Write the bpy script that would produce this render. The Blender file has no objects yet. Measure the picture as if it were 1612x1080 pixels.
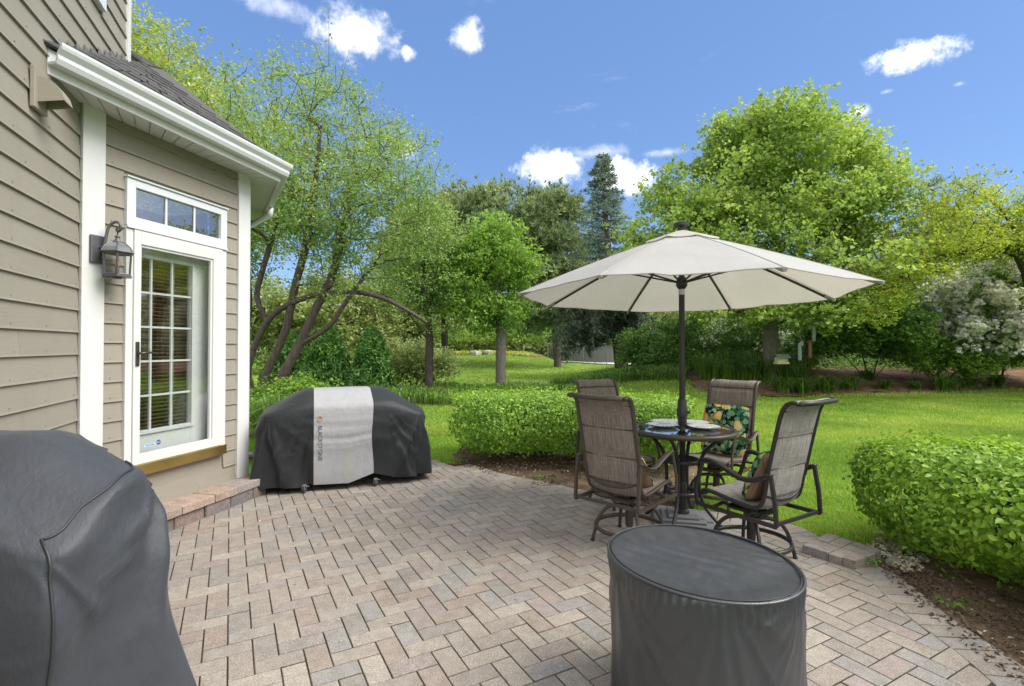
import bpy, bmesh, math, random
import numpy as np
from mathutils import Vector, Matrix, Quaternion
random.seed(7)
RNG = np.random.default_rng(7)
PI = math.pi
SC = bpy.context.scene
COL = SC.collection

# ------------------------------------------------------------------ camera, sky, sun, exposure
EYE = 1.45
F_PX, W_PX, H_PX = 810.0, 1612.0, 1080.0
PITCH = math.radians(0.8)
cam_d = bpy.data.cameras.new('camera')
cam_d.sensor_width = 36.0
cam_d.lens = 36.0 * F_PX / W_PX
cam_d.shift_y = -6.3 / W_PX
cam_d.clip_start = 0.05
cam_d.clip_end = 2000
cam = bpy.data.objects.new('camera', cam_d)
COL.objects.link(cam)
cam.location = (0, 0, EYE)
cam.rotation_euler = (PI / 2 + PITCH, 0, 0)
SC.camera = cam

SUN_EL, SUN_AZ = math.radians(48), math.radians(104)      # azimuth clockwise from +Y (the view direction)
SUN_DIR = Vector((math.sin(SUN_AZ) * math.cos(SUN_EL), math.cos(SUN_AZ) * math.cos(SUN_EL), math.sin(SUN_EL)))

SC.view_settings.view_transform = 'Standard'
SC.view_settings.look = 'None'
SC.view_settings.gamma = 1.0
SC.view_settings.use_curve_mapping = False
SC.view_settings.exposure = 1.6
SC.cycles.diffuse_bounces = 6
SC.cycles.transparent_max_bounces = 12

world = bpy.data.worlds.new('World')
SC.world = world
world.use_nodes = True
wt = world.node_tree
wt.nodes.clear()


class NT:
    """small helper for node trees"""
    def __init__(self, tree):
        self.t = tree

    def n(self, kind, ins=None, **props):
        nd = self.t.nodes.new(kind)
        for k, v in props.items():
            setattr(nd, k, v)
        for k, v in (ins or {}).items():
            s = nd.inputs[k]
            if isinstance(v, bpy.types.NodeSocket):
                self.t.links.new(v, s)
            else:
                s.default_value = v
        return nd

    def math(self, op, a, b=0.0, c=0.0, clamp=False):
        nd = self.n('ShaderNodeMath', {0: a, 1: b, 2: c}, operation=op, use_clamp=clamp)
        return nd.outputs[0]

    def vmath(self, op, a, b=(0, 0, 0)):
        nd = self.n('ShaderNodeVectorMath', {0: a, 1: b}, operation=op)
        return nd

    def mix(self, fac, a, b, blend='MIX'):
        nd = self.n('ShaderNodeMix', data_type='RGBA', blend_type=blend)
        for s, v in ((nd.inputs[0], fac), (nd.inputs[6], a), (nd.inputs[7], b)):
            if isinstance(v, bpy.types.NodeSocket):
                self.t.links.new(v, s)
            else:
                s.default_value = v
        return nd.outputs[2]

    def ramp(self, fac, stops, interp='LINEAR'):
        nd = self.n('ShaderNodeValToRGB', {0: fac})
        cr = nd.color_ramp
        cr.interpolation = interp
        while len(cr.elements) < len(stops):
            cr.elements.new(0.5)
        for e, (p, c) in zip(cr.elements, stops):
            e.position = p
            e.color = c if len(c) == 4 else (*c, 1)
        return nd.outputs[0]

    def noise(self, vec, scale, detail=4, rough=0.55, dist=0.0):
        ins = {'Scale': scale, 'Detail': detail, 'Roughness': rough, 'Distortion': dist}
        if vec is not None:
            ins['Vector'] = vec
        return self.n('ShaderNodeTexNoise', ins).outputs[0]

    def maprange(self, v, a, b, c=0.0, d=1.0, smooth=True):
        nd = self.n('ShaderNodeMapRange', {0: v, 1: a, 2: b, 3: c, 4: d},
                    interpolation_type='SMOOTHSTEP' if smooth else 'LINEAR')
        return nd.outputs[0]


def pix_dir(px, py):
    u = (px - 806) / F_PX
    v = (533.7 - py) / F_PX
    d = Vector((u, math.cos(PITCH) - v * math.sin(PITCH), math.sin(PITCH) + v * math.cos(PITCH)))
    return d.normalized()


def at(px, py, z=0.0):
    """where the sight line of a point in the photograph meets the level z"""
    d = pix_dir(px, py)
    t = (z - EYE) / d.z
    return Vector((d.x * t, d.y * t, z))


def atY(px, py, Y):
    d = pix_dir(px, py)
    return Vector((0, 0, EYE)) + d * (Y / d.y)


def build_sky():
    g = NT(wt)
    out = g.n('ShaderNodeOutputWorld')
    sky = g.n('ShaderNodeTexSky', sky_type='NISHITA', sun_disc=False, sun_elevation=SUN_EL,
              sun_rotation=SUN_AZ, altitude=1200, air_density=0.9, dust_density=0.1, ozone_density=2.0)
    tint = g.mix(1.0, sky.outputs[0], (1.0, 1.0, 1.0, 1), 'MULTIPLY')
    hsv = g.n('ShaderNodeHueSaturation', {'Saturation': 0.93, 'Value': 1.0, 'Color': tint}).outputs[0]
    hsv = g.mix(0.5, hsv, (1.08, 2.34, 5.3, 1))
    tc = g.n('ShaderNodeTexCoord').outputs['Generated']
    dirn = g.vmath('NORMALIZE', tc).outputs[0]
    warp = g.noise(dirn, 9.0, 6, 0.62)
    fine = g.noise(dirn, 34.0, 6, 0.65)
    cloud = None
    # (pixel in the photograph, half width, half height in pixels, softness)
    blobs = [(560, 50, 78, 52, .55), (440, 10, 70, 22, .8), (735, 55, 36, 28, .5), (643, 82, 14, 14, .5),
             (868, 258, 66, 34, .35), (985, 277, 66, 34, .3), (1425, 92, 74, 30, .3), (1355, 174, 26, 14, .6),
             (930, 240, 80, 16, .9), (1050, 240, 60, 10, .9), (1395, 144, 14, 6, .8), (1510, 132, 12, 6, .8),
             (640, 235, 26, 22, .7)]
    for (px, py, hw, hh, soft) in blobs:
        c = pix_dir(px, py)
        rgt = Vector((c.y, -c.x, 0)).normalized()
        up = rgt.cross(c).normalized()
        k = F_PX / math.sqrt(1 + ((px - 806) / F_PX) ** 2 + ((py - 534) / F_PX) ** 2) ** -1 / 1.0
        k = F_PX * (1 / (1 / c.y)) if c.y > 0 else F_PX
        k = F_PX / c.y
        dx = g.math('MULTIPLY', g.vmath('DOT_PRODUCT', dirn, tuple(rgt)).outputs['Value'], k / hw * 0.8)
        dy = g.math('MULTIPLY', g.vmath('DOT_PRODUCT', dirn, tuple(up)).outputs['Value'], k / hh * 0.8)
        fwd = g.math('GREATER_THAN', g.vmath('DOT_PRODUCT', dirn, tuple(c)).outputs['Value'], 0.3)
        r2 = g.math('ADD', g.math('MULTIPLY', dx, dx), g.math('MULTIPLY', dy, dy))
        r = g.math('SQRT', r2)
        lump = g.math('ADD', g.math('MULTIPLY', warp, 1.3), g.math('MULTIPLY', fine, 1.25))
        v = g.math('SUBTRACT', g.math('ADD', lump, -0.62), r)
        m = g.math('MULTIPLY', g.maprange(v, -0.1, soft * 1.1 + .1), fwd)
        m = g.math('MULTIPLY', m, 1.0 if soft < .6 else .6)
        cloud = m if cloud is None else g.math('MAXIMUM', cloud, m)
    wz = g.n('ShaderNodeMapping', {'Vector': dirn, 'Scale': (1.0, 1.0, 3.2)}).outputs[0]
    wis = g.noise(wz, 5.0, 7, .62, .4)
    cloud = g.math('MAXIMUM', cloud, g.math('MULTIPLY', g.maprange(wis, .60, .85), .22))
    # broken pale cloud over the rest of the sky, behind the photographer
    sep = g.n('ShaderNodeSeparateXYZ', {0: dirn})
    back = g.maprange(sep.outputs[1], 0.66, 0.20)
    big = g.noise(dirn, 2.6, 5, 0.6)
    bk = g.math('MULTIPLY', back, g.maprange(big, 0.30, 0.62, 0.55, 1.0))
    cloud = g.math('MAXIMUM', cloud, bk)
    shade = g.noise(dirn, 15.0, 3, 0.5)
    ccol = g.ramp(shade, [(0.3, (0.80, 0.83, 0.90)), (0.6, (1, 1, 1))])
    b1 = g.n('ShaderNodeBackground', {'Color': hsv, 'Strength': SKY_STRENGTH})
    b2 = g.n('ShaderNodeBackground', {'Color': ccol, 'Strength': 0.62})
    mx = g.n('ShaderNodeMixShader', {0: cloud, 1: b1.outputs[0], 2: b2.outputs[0]})
    g.t.links.new(mx.outputs[0], out.inputs[0])


SKY_STRENGTH = 0.060
build_sky()

sun_d = bpy.data.lights.new('sun', 'SUN')
sun_d.energy = 1.5
sun_d.angle = math.radians(40)
sun_d.color = (1.0, 0.96, 0.89)
sun = bpy.data.objects.new('sun', sun_d)
COL.objects.link(sun)
sun.rotation_euler = SUN_DIR.to_track_quat('Z', 'Y').to_euler()


# ------------------------------------------------------------------ mesh helpers
def lin(r, g=None, b=None):
    if g is None:
        g = b = r
    f = lambda c: (c / 255 / 12.92) if c / 255 <= .04045 else ((c / 255 + .055) / 1.055) ** 2.4
    return (f(r), f(g), f(b))


def link(o, parent=None):
    COL.objects.link(o)
    if parent is not None:
        o.parent = parent
    return o


def tag(o, label=None, cat=None, group=None, kind=None):
    if label: o['label'] = label
    if cat: o['category'] = cat
    if group: o['group'] = group
    if kind: o['kind'] = kind
    return o


def thing(name, label, cat, loc=(0, 0, 0), rz=0.0, group=None):
    o = bpy.data.objects.new(name, None)
    o.empty_display_size = 0.1
    o.location = loc
    o.rotation_euler = (0, 0, rz)
    link(o)
    return tag(o, label, cat, group)


def copy_tree(o, parent=None, pieces=None):
    c = o.copy()
    link(c)
    c.parent = parent
    for ch in list(o.children):
        copy_tree(ch, c)
    return c


class MB:
    def __init__(self):
        self.v, self.f = [], []

    def add(self, vs, fs):
        b = len(self.v)
        self.v += [tuple(p) for p in vs]
        self.f += [tuple(i + b for i in f) for f in fs]
        return self

    def box(self, c, s, rz=0.0, mat=None):
        x, y, z = s[0] / 2, s[1] / 2, s[2] / 2
        vs = [Vector((a, b, d)) for d in (-z, z) for b in (-y, y) for a in (-x, x)]
        m = mat if mat is not None else Matrix.Rotation(rz, 3, 'Z')
        vs = [m @ p + Vector(c) for p in vs]
        return self.add(vs, [(0, 2, 3, 1), (4, 5, 7, 6), (0, 1, 5, 4), (2, 6, 7, 3), (0, 4, 6, 2), (1, 3, 7, 5)])

    def prism(self, poly, z0, z1):
        n = len(poly)
        vs = [(x, y, z0) for x, y in poly] + [(x, y, z1) for x, y in poly]
        fs = [tuple(range(n - 1, -1, -1)), tuple(range(n, 2 * n))]
        fs += [(i, (i + 1) % n, n + (i + 1) % n, n + i) for i in range(n)]
        return self.add(vs, fs)

    def tube(self, pts, rad, seg=8, flat=1.0, closed=False, up=None, cap=True):
        """sweep a round or flattened section along pts; rad a number or a list"""
        pts = [Vector(p) for p in pts]
        n = len(pts)
        rads = rad if isinstance(rad, (list, tuple)) else [rad] * n
        base = len(self.v)
        prev = None
        for i, p in enumerate(pts):
            if closed:
                d = pts[(i + 1) % n] - pts[i - 1]
            else:
                d = pts[min(i + 1, n - 1)] - pts[max(i - 1, 0)]
            if d.length < 1e-9: d = Vector((0, 0, 1))
            d.normalize()
            if up is not None:
                a = Vector(up)
            elif prev is None:
                a = Vector((0, 0, 1)) if abs(d.z) < .9 else Vector((1, 0, 0))
            else:
                a = prev
            s = a - d * a.dot(d)
            if s.length < 1e-6:
                s = d.orthogonal()
            s.normalize()
            prev = s
            t = d.cross(s)
            for k in range(seg):
                an = 2 * PI * (k + .5) / seg
                self.v.append(tuple(p + (s * math.cos(an) * flat + t * math.sin(an)) * rads[i]))
        m = n if closed else n - 1
        for i in range(m):
            for k in range(seg):
                a = base + i * seg + k
                b = base + i * seg + (k + 1) % seg
                c = base + ((i + 1) % n) * seg + (k + 1) % seg
                d_ = base + ((i + 1) % n) * seg + k
                self.f.append((a, b, c, d_))
        if cap and not closed:
            self.f.append(tuple(base + k for k in range(seg - 1, -1, -1)))
            self.f.append(tuple(base + (n - 1) * seg + k for k in range(seg)))
        return self

    def lathe(self, prof, c=(0, 0, 0), seg=24, rfun=None):
        base = len(self.v)
        for (r, z) in prof:
            for k in range(seg):
                a = 2 * PI * k / seg
                rr = r * (rfun(a, r) if rfun else 1)
                self.v.append((c[0] + rr * math.cos(a), c[1] + rr * math.sin(a), c[2] + z))
        for i in range(len(prof) - 1):
            for k in range(seg):
                self.f.append((base + i * seg + k, base + i * seg + (k + 1) % seg,
                               base + (i + 1) * seg + (k + 1) % seg, base + (i + 1) * seg + k))
        self.f.append(tuple(base + k for k in range(seg - 1, -1, -1)))
        self.f.append(tuple(base + (len(prof) - 1) * seg + k for k in range(seg)))
        return self

    def grid(self, P, closed_u=False):
        """P: rows of points"""
        nr, nc = len(P), len(P[0])
        base = len(self.v)
        for r in P:
            self.v += [tuple(p) for p in r]
        for i in range(nr - 1):
            for j in range(nc if closed_u else nc - 1):
                self.f.append((base + i * nc + j, base + i * nc + (j + 1) % nc,
                               base + (i + 1) * nc + (j + 1) % nc, base + (i + 1) * nc + j))
        return self

    def build(self, name, mat, parent=None, smooth=False, bevel=0.0, solid=0.0, autosmooth=None):
        me = bpy.data.meshes.new(name)
        me.from_pydata(self.v, [], self.f)
        me.update()
        bm = bmesh.new()
        bm.from_mesh(me)
        bmesh.ops.recalc_face_normals(bm, faces=bm.faces)
        bm.to_mesh(me)
        bm.free()
        if smooth:
            me.polygons.foreach_set('use_smooth', [True] * len(me.polygons))
        me.materials.append(mat)
        o = bpy.data.objects.new(name, me)
        link(o, parent)
        if solid:
            m = o.modifiers.new('solid', 'SOLIDIFY')
            m.thickness = solid
            m.offset = 0
        if bevel:
            m = o.modifiers.new('bevel', 'BEVEL')
            m.width = bevel
            m.segments = 2
            m.limit_method = 'ANGLE'
        if smooth and autosmooth:
            me.set_sharp_from_angle(angle=math.radians(autosmooth))
        return o


def np_mesh(name, verts, faces, mat, parent=None, smooth=False):
    """verts (N,3), faces (M,k) arrays"""
    me = bpy.data.meshes.new(name)
    verts = np.asarray(verts, np.float32)
    faces = np.asarray(faces, np.int32)
    m, k = faces.shape
    me.vertices.add(len(verts))
    me.vertices.foreach_set('co', verts.ravel())
    me.loops.add(m * k)
    me.loops.foreach_set('vertex_index', faces.ravel())
    me.polygons.add(m)
    me.polygons.foreach_set('loop_start', np.arange(0, m * k, k, dtype=np.int32))
    me.update(calc_edges=True)
    if smooth:
        me.polygons.foreach_set('use_smooth', np.ones(m, bool))
    me.materials.append(mat)
    o = bpy.data.objects.new(name, me)
    link(o, parent)
    return o


def catmull(pts, n=6, closed=False):
    P = [Vector(p) for p in pts]
    out = []
    N = len(P)
    rng = range(N) if closed else range(N - 1)
    for i in rng:
        p0 = P[(i - 1) % N] if closed or i > 0 else P[0] * 2 - P[1]
        p1, p2 = P[i], P[(i + 1) % N]
        p3 = P[(i + 2) % N] if closed or i + 2 < N else P[-1] * 2 - P[-2]
        for k in range(n):
            t = k / n
            out.append(0.5 * ((2 * p1) + (p2 - p0) * t + (2 * p0 - 5 * p1 + 4 * p2 - p3) * t * t
                              + (3 * p1 - p0 - 3 * p2 + p3) * t ** 3))
    if not closed:
        out.append(P[-1])
    return out


# smooth value noise for shaping geometry
_PERM = np.random.default_rng(3).random((64, 64, 64))


def vnoise(p):
    p = np.asarray(p, float)
    i = np.floor(p).astype(int)
    f = p - i
    f = f * f * (3 - 2 * f)
    r = 0
    for dx in (0, 1):
        for dy in (0, 1):
            for dz in (0, 1):
                w = (f[..., 0] if dx else 1 - f[..., 0]) * (f[..., 1] if dy else 1 - f[..., 1]) * (f[..., 2] if dz else 1 - f[..., 2])
                r = r + w * _PERM[(i[..., 0] + dx) % 64, (i[..., 1] + dy) % 64, (i[..., 2] + dz) % 64]
    return r


def fbm(p, oct=4):
    p = np.asarray(p, float)
    a, s, t = .5, 0, 0
    for k in range(oct):
        s = s + a * vnoise(p * 2 ** k + 17.3 * k)
        t += a
        a *= .5
    return s / t


def sstep(x, a, b):
    t = np.clip((np.asarray(x, float) - a) / (b - a), 0, 1)
    return t * t * (3 - 2 * t)


# ------------------------------------------------------------------ materials
def material(name):
    m = bpy.data.materials.new(name)
    m.use_nodes = True
    m.node_tree.nodes.clear()
    g = NT(m.node_tree)
    out = g.n('ShaderNodeOutputMaterial')
    return m, g, out


def simple(name, col, rough=.5, metal=0.0, var=0.12, nscale=8.0, bump=0.0, bscale=60.0, spec=0.5, per_obj=0.0, coat=0.0, stretch=None):
    m, g, out = material(name)
    tc = g.n('ShaderNodeTexCoord').outputs['Object']
    vec = tc
    if stretch:
        vec = g.n('ShaderNodeMapping', {'Vector': tc, 'Scale': stretch}).outputs[0]
    n1 = g.noise(vec, nscale, 5, .6)
    c = g.mix(n1, tuple(x * (1 - var) for x in col) + (1,), tuple(min(1, x * (1 + var)) for x in col) + (1,))
    if per_obj:
        r = g.n('ShaderNodeObjectInfo').outputs['Random']
        c = g.mix(1.0, c, g.ramp(r, [(0, (1 - per_obj,) * 3), (1, (1 + per_obj,) * 3)]), 'MULTIPLY')
    b = g.n('ShaderNodeBsdfPrincipled', {'Base Color': c, 'Metallic': metal, 'Specular IOR Level': spec, 'Coat Weight': coat,
                                        'Roughness': g.maprange(n1, 0.2, 0.8, max(0, rough - .07), min(1, rough + .07))})
    if bump:
        n2 = g.noise(vec, bscale, 4, .6)
        bp = g.n('ShaderNodeBump', {'Strength': bump, 'Distance': .004, 'Height': n2})
        g.t.links.new(bp.outputs[0], b.inputs['Normal'])
    g.t.links.new(b.outputs[0], out.inputs[0])
    return m


def leaf_mat(name, dark, mid, light, trans=.35, rough=.5, patch=1.2, lift=1.35, pw=.38):
    if name in ('white_blossom', 'dry_clippings', 'spruce_cone'): lift = 1.0
    dark, mid, light = (tuple(min(.78, c * lift) for c in q) for q in (dark, mid, light))
    m, g, out = material(name)
    rnd = g.n('ShaderNodeNewGeometry').outputs['Random Per Island']
    tc = g.n('ShaderNodeTexCoord').outputs['Object']
    n = g.noise(tc, patch, 3, .6)
    f = g.math('ADD', g.math('MULTIPLY', rnd, 1 - pw), g.math('MULTIPLY', g.maprange(n, .3, .7), pw))
    c = g.ramp(f, [(0.05, dark), (0.5, mid), (0.95, light)])
    p = g.n('ShaderNodeBsdfPrincipled', {'Base Color': c, 'Roughness': rough, 'Specular IOR Level': .35})
    tcol = g.mix(1.0, c, (1.2, 1.15, .70, 1), 'MULTIPLY')
    t = g.n('ShaderNodeBsdfTranslucent', {'Color': tcol})
    mx = g.n('ShaderNodeMixShader', {0: trans, 1: p.outputs[0], 2: t.outputs[0]})
    g.t.links.new(mx.outputs[0], out.inputs[0])
    return m


def paver_mat(name, bases, scale=1.0):
    """concrete or stone pieces: each piece its own tone, speckled with aggregate"""
    m, g, out = material(name)
    oi = g.n('ShaderNodeObjectInfo').outputs['Random']
    isl = g.n('ShaderNodeNewGeometry').outputs['Random Per Island']
    rnd = g.math('FRACT', g.math('ADD', oi, isl))
    k = len(bases)
    c = g.ramp(rnd, [((i + .0) / k, b) for i, b in enumerate(bases)], 'CONSTANT' if k > 4 else 'LINEAR')
    gp = g.n('ShaderNodeNewGeometry').outputs['Position']
    big = g.noise(gp, 1.1 * scale, 6, .65)
    med = g.noise(gp, 16 * scale, 5, .65)
    spk = g.noise(gp, 150 * scale, 3, .75)
    c = g.mix(.85, c, g.ramp(big, [(.3, (.78, .76, .73)), (.52, (1, 1, 1)), (.72, (1.14, 1.13, 1.11))]), 'MULTIPLY')
    c = g.mix(.8, c, g.ramp(med, [(.3, (.80, .78, .74)), (.65, (1.12, 1.12, 1.12))]), 'MULTIPLY')
    c = g.mix(.8, c, g.ramp(spk, [(.34, (.58, .56, .54)), (.5, (1, 1, 1)), (.64, (1.55, 1.55, 1.55))]), 'MULTIPLY')
    b = g.n('ShaderNodeBsdfPrincipled', {'Base Color': c, 'Roughness': .85, 'Specular IOR Level': .3})
    bp = g.n('ShaderNodeBump', {'Strength': .55, 'Distance': .003, 'Height': g.math('ADD', spk, g.math('MULTIPLY', med, .8))})
    g.t.links.new(bp.outputs[0], b.inputs['Normal'])
    g.t.links.new(b.outputs[0], out.inputs[0])
    return m


def cloth_mat(name, col, rough=.6, weave=900.0, var=.1, dirt=None, sheen=0.1, spec=.4):
    m, g, out = material(name)
    tc = g.n('ShaderNodeTexCoord').outputs['Object']
    n1 = g.noise(tc, 2.2, 5, .6)
    n2 = g.noise(tc, 14, 4, .6)
    c = g.mix(n1, tuple(x * (1 - var) for x in col) + (1,), tuple(x * (1 + var) for x in col) + (1,))
    c = g.mix(.5, c, g.ramp(n2, [(.35, (.9, .9, .9)), (.65, (1.08, 1.08, 1.08))]), 'MULTIPLY')
    if dirt:
        d = g.noise(g.n('ShaderNodeMapping', {'Vector': tc, 'Scale': (7, 7, 1.4)}).outputs[0], 1.3, 5, .65)
        c = g.mix(g.maprange(d, .5, .75, 0, .55), c, (*dirt, 1))
    w = g.noise(tc, weave * .3, 2, .7)
    b = g.n('ShaderNodeBsdfPrincipled', {'Base Color': c, 'Roughness': rough, 'Specular IOR Level': spec, 'Sheen Weight': sheen})
    wr = g.noise(g.n('ShaderNodeMapping', {'Vector': tc, 'Scale': (9, 9, 3), 'Rotation': (.3, .5, .2)}).outputs[0], 3.0, 3, .5, 1.2)
    h = g.math('ADD', g.math('MULTIPLY', w, .15), g.math('ADD', g.noise(tc, 9, 4, .55), g.math('MULTIPLY', wr, .5)))
    bp = g.n('ShaderNodeBump', {'Strength': .28, 'Distance': .02, 'Height': h})
    g.t.links.new(bp.outputs[0], b.inputs['Normal'])
    g.t.links.new(b.outputs[0], out.inputs[0])
    return m


def glass_mat(name, tint=(.95, .97, .96), rough=.0, base=.06):
    m, g, out = material(name)
    fr = g.n('ShaderNodeFresnel', {'IOR': 1.5}).outputs[0]
    f = g.math('ADD', g.math('MULTIPLY', fr, 1.5), base, clamp=True)
    bf = g.n('ShaderNodeNewGeometry').outputs['Backfacing']
    f = g.math('MULTIPLY', f, g.math('SUBTRACT', 1.0, bf))
    t = g.n('ShaderNodeBsdfTransparent', {'Color': (*tint, 1)})
    s = g.n('ShaderNodeBsdfGlossy', {'Color': (.95, .96, .98, 1), 'Roughness': rough})
    mx = g.n('ShaderNodeMixShader', {0: f, 1: t.outputs[0], 2: s.outputs[0]})
    g.t.links.new(mx.outputs[0], out.inputs[0])
    return m


def siding_mat():
    m, g, out = material('painted_cedar_siding')
    tc = g.n('ShaderNodeTexCoord').outputs['Object']
    st = g.n('ShaderNodeMapping', {'Vector': tc, 'Scale': (2.2, 2.2, 40)}).outputs[0]
    grain = g.noise(st, 2.5, 6, .65)
    blot = g.noise(tc, 3.0, 4, .6)
    r = g.n('ShaderNodeObjectInfo').outputs['Random']
    base = lin(149, 142, 130)
    c = g.mix(blot, (*[x * .93 for x in base], 1), (*[x * 1.06 for x in base], 1))
    c = g.mix(1.0, c, g.ramp(r, [(0, (.95, .95, .95)), (1, (1.05, 1.05, 1.05))]), 'MULTIPLY')
    c = g.mix(.5, c, g.ramp(grain, [(.3, (.9, .9, .9)), (.7, (1.08, 1.08, 1.08))]), 'MULTIPLY')
    drt = g.noise(g.n('ShaderNodeMapping', {'Vector': tc, 'Scale': (3, 3, .8)}).outputs[0], 2.0, 5, .7)
    c = g.mix(g.maprange(drt, .52, .78, 0, .30), c, (.20, .185, .16, 1))
    b = g.n('ShaderNodeBsdfPrincipled', {'Base Color': c, 'Roughness': .62, 'Specular IOR Level': .35})
    bp = g.n('ShaderNodeBump', {'Strength': .35, 'Distance': .003, 'Height': grain})
    g.t.links.new(bp.outputs[0], b.inputs['Normal'])
    g.t.links.new(b.outputs[0], out.inputs[0])
    return m


def ground_mat(name, cols, scale=3.0, bump=.6, fine=60.0):
    m, g, out = material(name)
    gp = g.n('ShaderNodeNewGeometry').outputs['Position']
    a = g.noise(gp, scale, 6, .65)
    b_ = g.noise(gp, fine, 4, .7)
    f = g.math('ADD', g.math('MULTIPLY', a, .6), g.math('MULTIPLY', b_, .4))
    c = g.ramp(f, [(.3, cols[0]), (.5, cols[1]), (.7, cols[2])])
    b = g.n('ShaderNodeBsdfPrincipled', {'Base Color': c, 'Roughness': .95, 'Specular IOR Level': .1})
    bp = g.n('ShaderNodeBump', {'Strength': bump, 'Distance': .02, 'Height': f})
    g.t.links.new(bp.outputs[0], b.inputs['Normal'])
    g.t.links.new(b.outputs[0], out.inputs[0])
    return m


def bark_mat(name, dark, light, scale=6.0):
    m, g, out = material(name)
    tc = g.n('ShaderNodeTexCoord').outputs['Object']
    st = g.n('ShaderNodeMapping', {'Vector': tc, 'Scale': (5, 5, 1)}).outputs[0]
    n = g.noise(st, scale, 6, .7)
    c = g.ramp(n, [(.3, dark), (.7, light)])
    b = g.n('ShaderNodeBsdfPrincipled', {'Base Color': c, 'Roughness': .9, 'Specular IOR Level': .15})
    bp = g.n('ShaderNodeBump', {'Strength': .9, 'Distance': .03, 'Height': n})
    g.t.links.new(bp.outputs[0], b.inputs['Normal'])
    g.t.links.new(b.outputs[0], out.inputs[0])
    return m


M = {}
M['siding'] = siding_mat()
M['trim'] = simple('white_painted_trim', (0.655, 0.655, 0.647), .45, var=.04, nscale=3, bump=.12, bscale=25)
M['gutter'] = simple('white_gutter_metal', (0.638, 0.655, 0.672), .35, var=.03, nscale=2)
M['soffit'] = simple('white_soffit', (0.605, 0.605, 0.596), .5, var=.04)
M['door_white'] = simple('door_white', (0.655, 0.655, 0.647), .35, var=.03)
M['vinyl'] = simple('window_white', (0.672, 0.697, 0.731), .3, var=.03)
M['brass'] = simple('brass_sill', (.60, .42, .15), .30, metal=.9, var=.22, nscale=5)
M['shingle'] = simple('asphalt_shingle', (.075, .072, .07), .9, var=.45, nscale=90, bump=.6, bscale=150, per_obj=.2)
M['flashing'] = simple('weathered_flashing', (.20, .195, .185), .7, metal=.2, var=.3)
M['lantern'] = simple('pewter_lantern', (.13, .13, .14), .45, metal=.5, var=.3, nscale=30)
M['lamp_roof'] = simple('lantern_roof_glass', (.16, .17, .18), .12, var=.3, nscale=30)
M['lever'] = simple('dark_lever', (.10, .095, .085), .4, metal=.8, var=.2)
M['blind'] = simple('wood_blind', (.36, .19, .10), .5, var=.2, nscale=20)
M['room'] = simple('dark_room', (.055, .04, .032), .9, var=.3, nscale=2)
M['glass'] = glass_mat('storm_glass', base=.07)
M['window_glass'] = glass_mat('window_glass', tint=(.5, .53, .55), base=.22)
M['lamp_glass'] = glass_mat('lamp_glass', tint=(.86, .87, .86), rough=.15, base=.05)
M['table_glass'] = glass_mat('table_glass', tint=(.35, .37, .36), base=.12)
M['paver'] = paver_mat('concrete_paver', [(.285, .248, .212), (.258, .235, .210), (.305, .268, .230), (.286, .238, .203),
                                          (.268, .252, .236), (.314, .276, .238), (.282, .248, .216), (.336, .298, .256),
                                          (.286, .242, .222), (.300, .270, .238)])
M['step_cap'] = paver_mat('step_cap_stone', [(.33, .245, .20), (.30, .235, .20), (.25, .23, .22), (.35, .265, .22)], .6)
M['step_stone'] = paver_mat('step_block_stone', [(.19, .15, .135), (.15, .145, .145), (.22, .165, .145), (.19, .165, .155)], .5)
M['joint'] = ground_mat('joint_sand', (lin(46, 40, 32), lin(68, 60, 49), lin(94, 86, 70)), 9, .5, 120)
M['soil'] = ground_mat('bare_soil', (lin(72, 58, 46), lin(112, 94, 76), lin(150, 130, 108)), 5, 1.0, 70)
M['mulch'] = ground_mat('mulch', (lin(70, 52, 40), lin(118, 92, 72), lin(160, 130, 104)), 4, 1.0, 40)
M['turf'] = ground_mat('turf_ground', (lin(62, 92, 22), lin(86, 124, 32), lin(112, 152, 52)), .5, .8, 30)
M['cover_dark'] = cloth_mat('charcoal_cover_cloth', (.0125, .014, .0165), .55)
M['cover_grey'] = cloth_mat('grey_cover_cloth', (.043, .047, .057), .5)
M['cover_round'] = cloth_mat('dark_vinyl_cover', (.036, .039, .046), .36, sheen=.0, spec=1.0)
M['cover_light'] = cloth_mat('pale_cover_cloth', (.34, .34, .35), .6, dirt=(.36, .34, .31))
M['piping'] = simple('cover_piping', (.018, .018, .02), .5)
M['seam_grey'] = simple('grey_piping', (.035, .036, .040), .5)
M['print_dark'] = simple('printed_lettering', (.10, .10, .11), .7, var=.1)
M['print_gold'] = simple('printed_gold', (.40, .25, .10), .7, var=.2)
M['metal'] = simple('dark_powder_coat', (.030, .028, .027), .42, metal=.15, var=.2, nscale=25)
M['metal_brown'] = simple('brown_powder_coat', (.075, .058, .048), .42, metal=.15, var=.2, nscale=25)
M['chrome'] = simple('caster_metal', (.5, .5, .5), .3, metal=.9)
M['rubber'] = simple('caster_rubber', (.05, .07, .09), .5)
M['stone_grey'] = simple('umbrella_base_grey', (.16, .16, .165), .7, var=.15, bump=.2)
M['plate'] = simple('white_plate', (.80, .80, .82), .25, var=.1, nscale=60)
M['rock'] = simple('grey_rock', (.22, .21, .19), .9, var=.3, nscale=12, bump=.5)
M['pale_rock'] = simple('pale_limestone', (.40, .37, .33), .9, var=.25, nscale=3, bump=.5)
M['chain'] = simple('weathered_fence', (.17, .17, .175), .6, var=.25)
M['road'] = simple('pale_concrete_road', (.55, .54, .52), .9, var=.1)
M['feeder_yellow'] = simple('yellow_feeder', (.62, .58, .32), .6, var=.15)
M['feeder_green'] = simple('feeder_roof_green', (.18, .26, .20), .6, var=.15)
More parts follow.
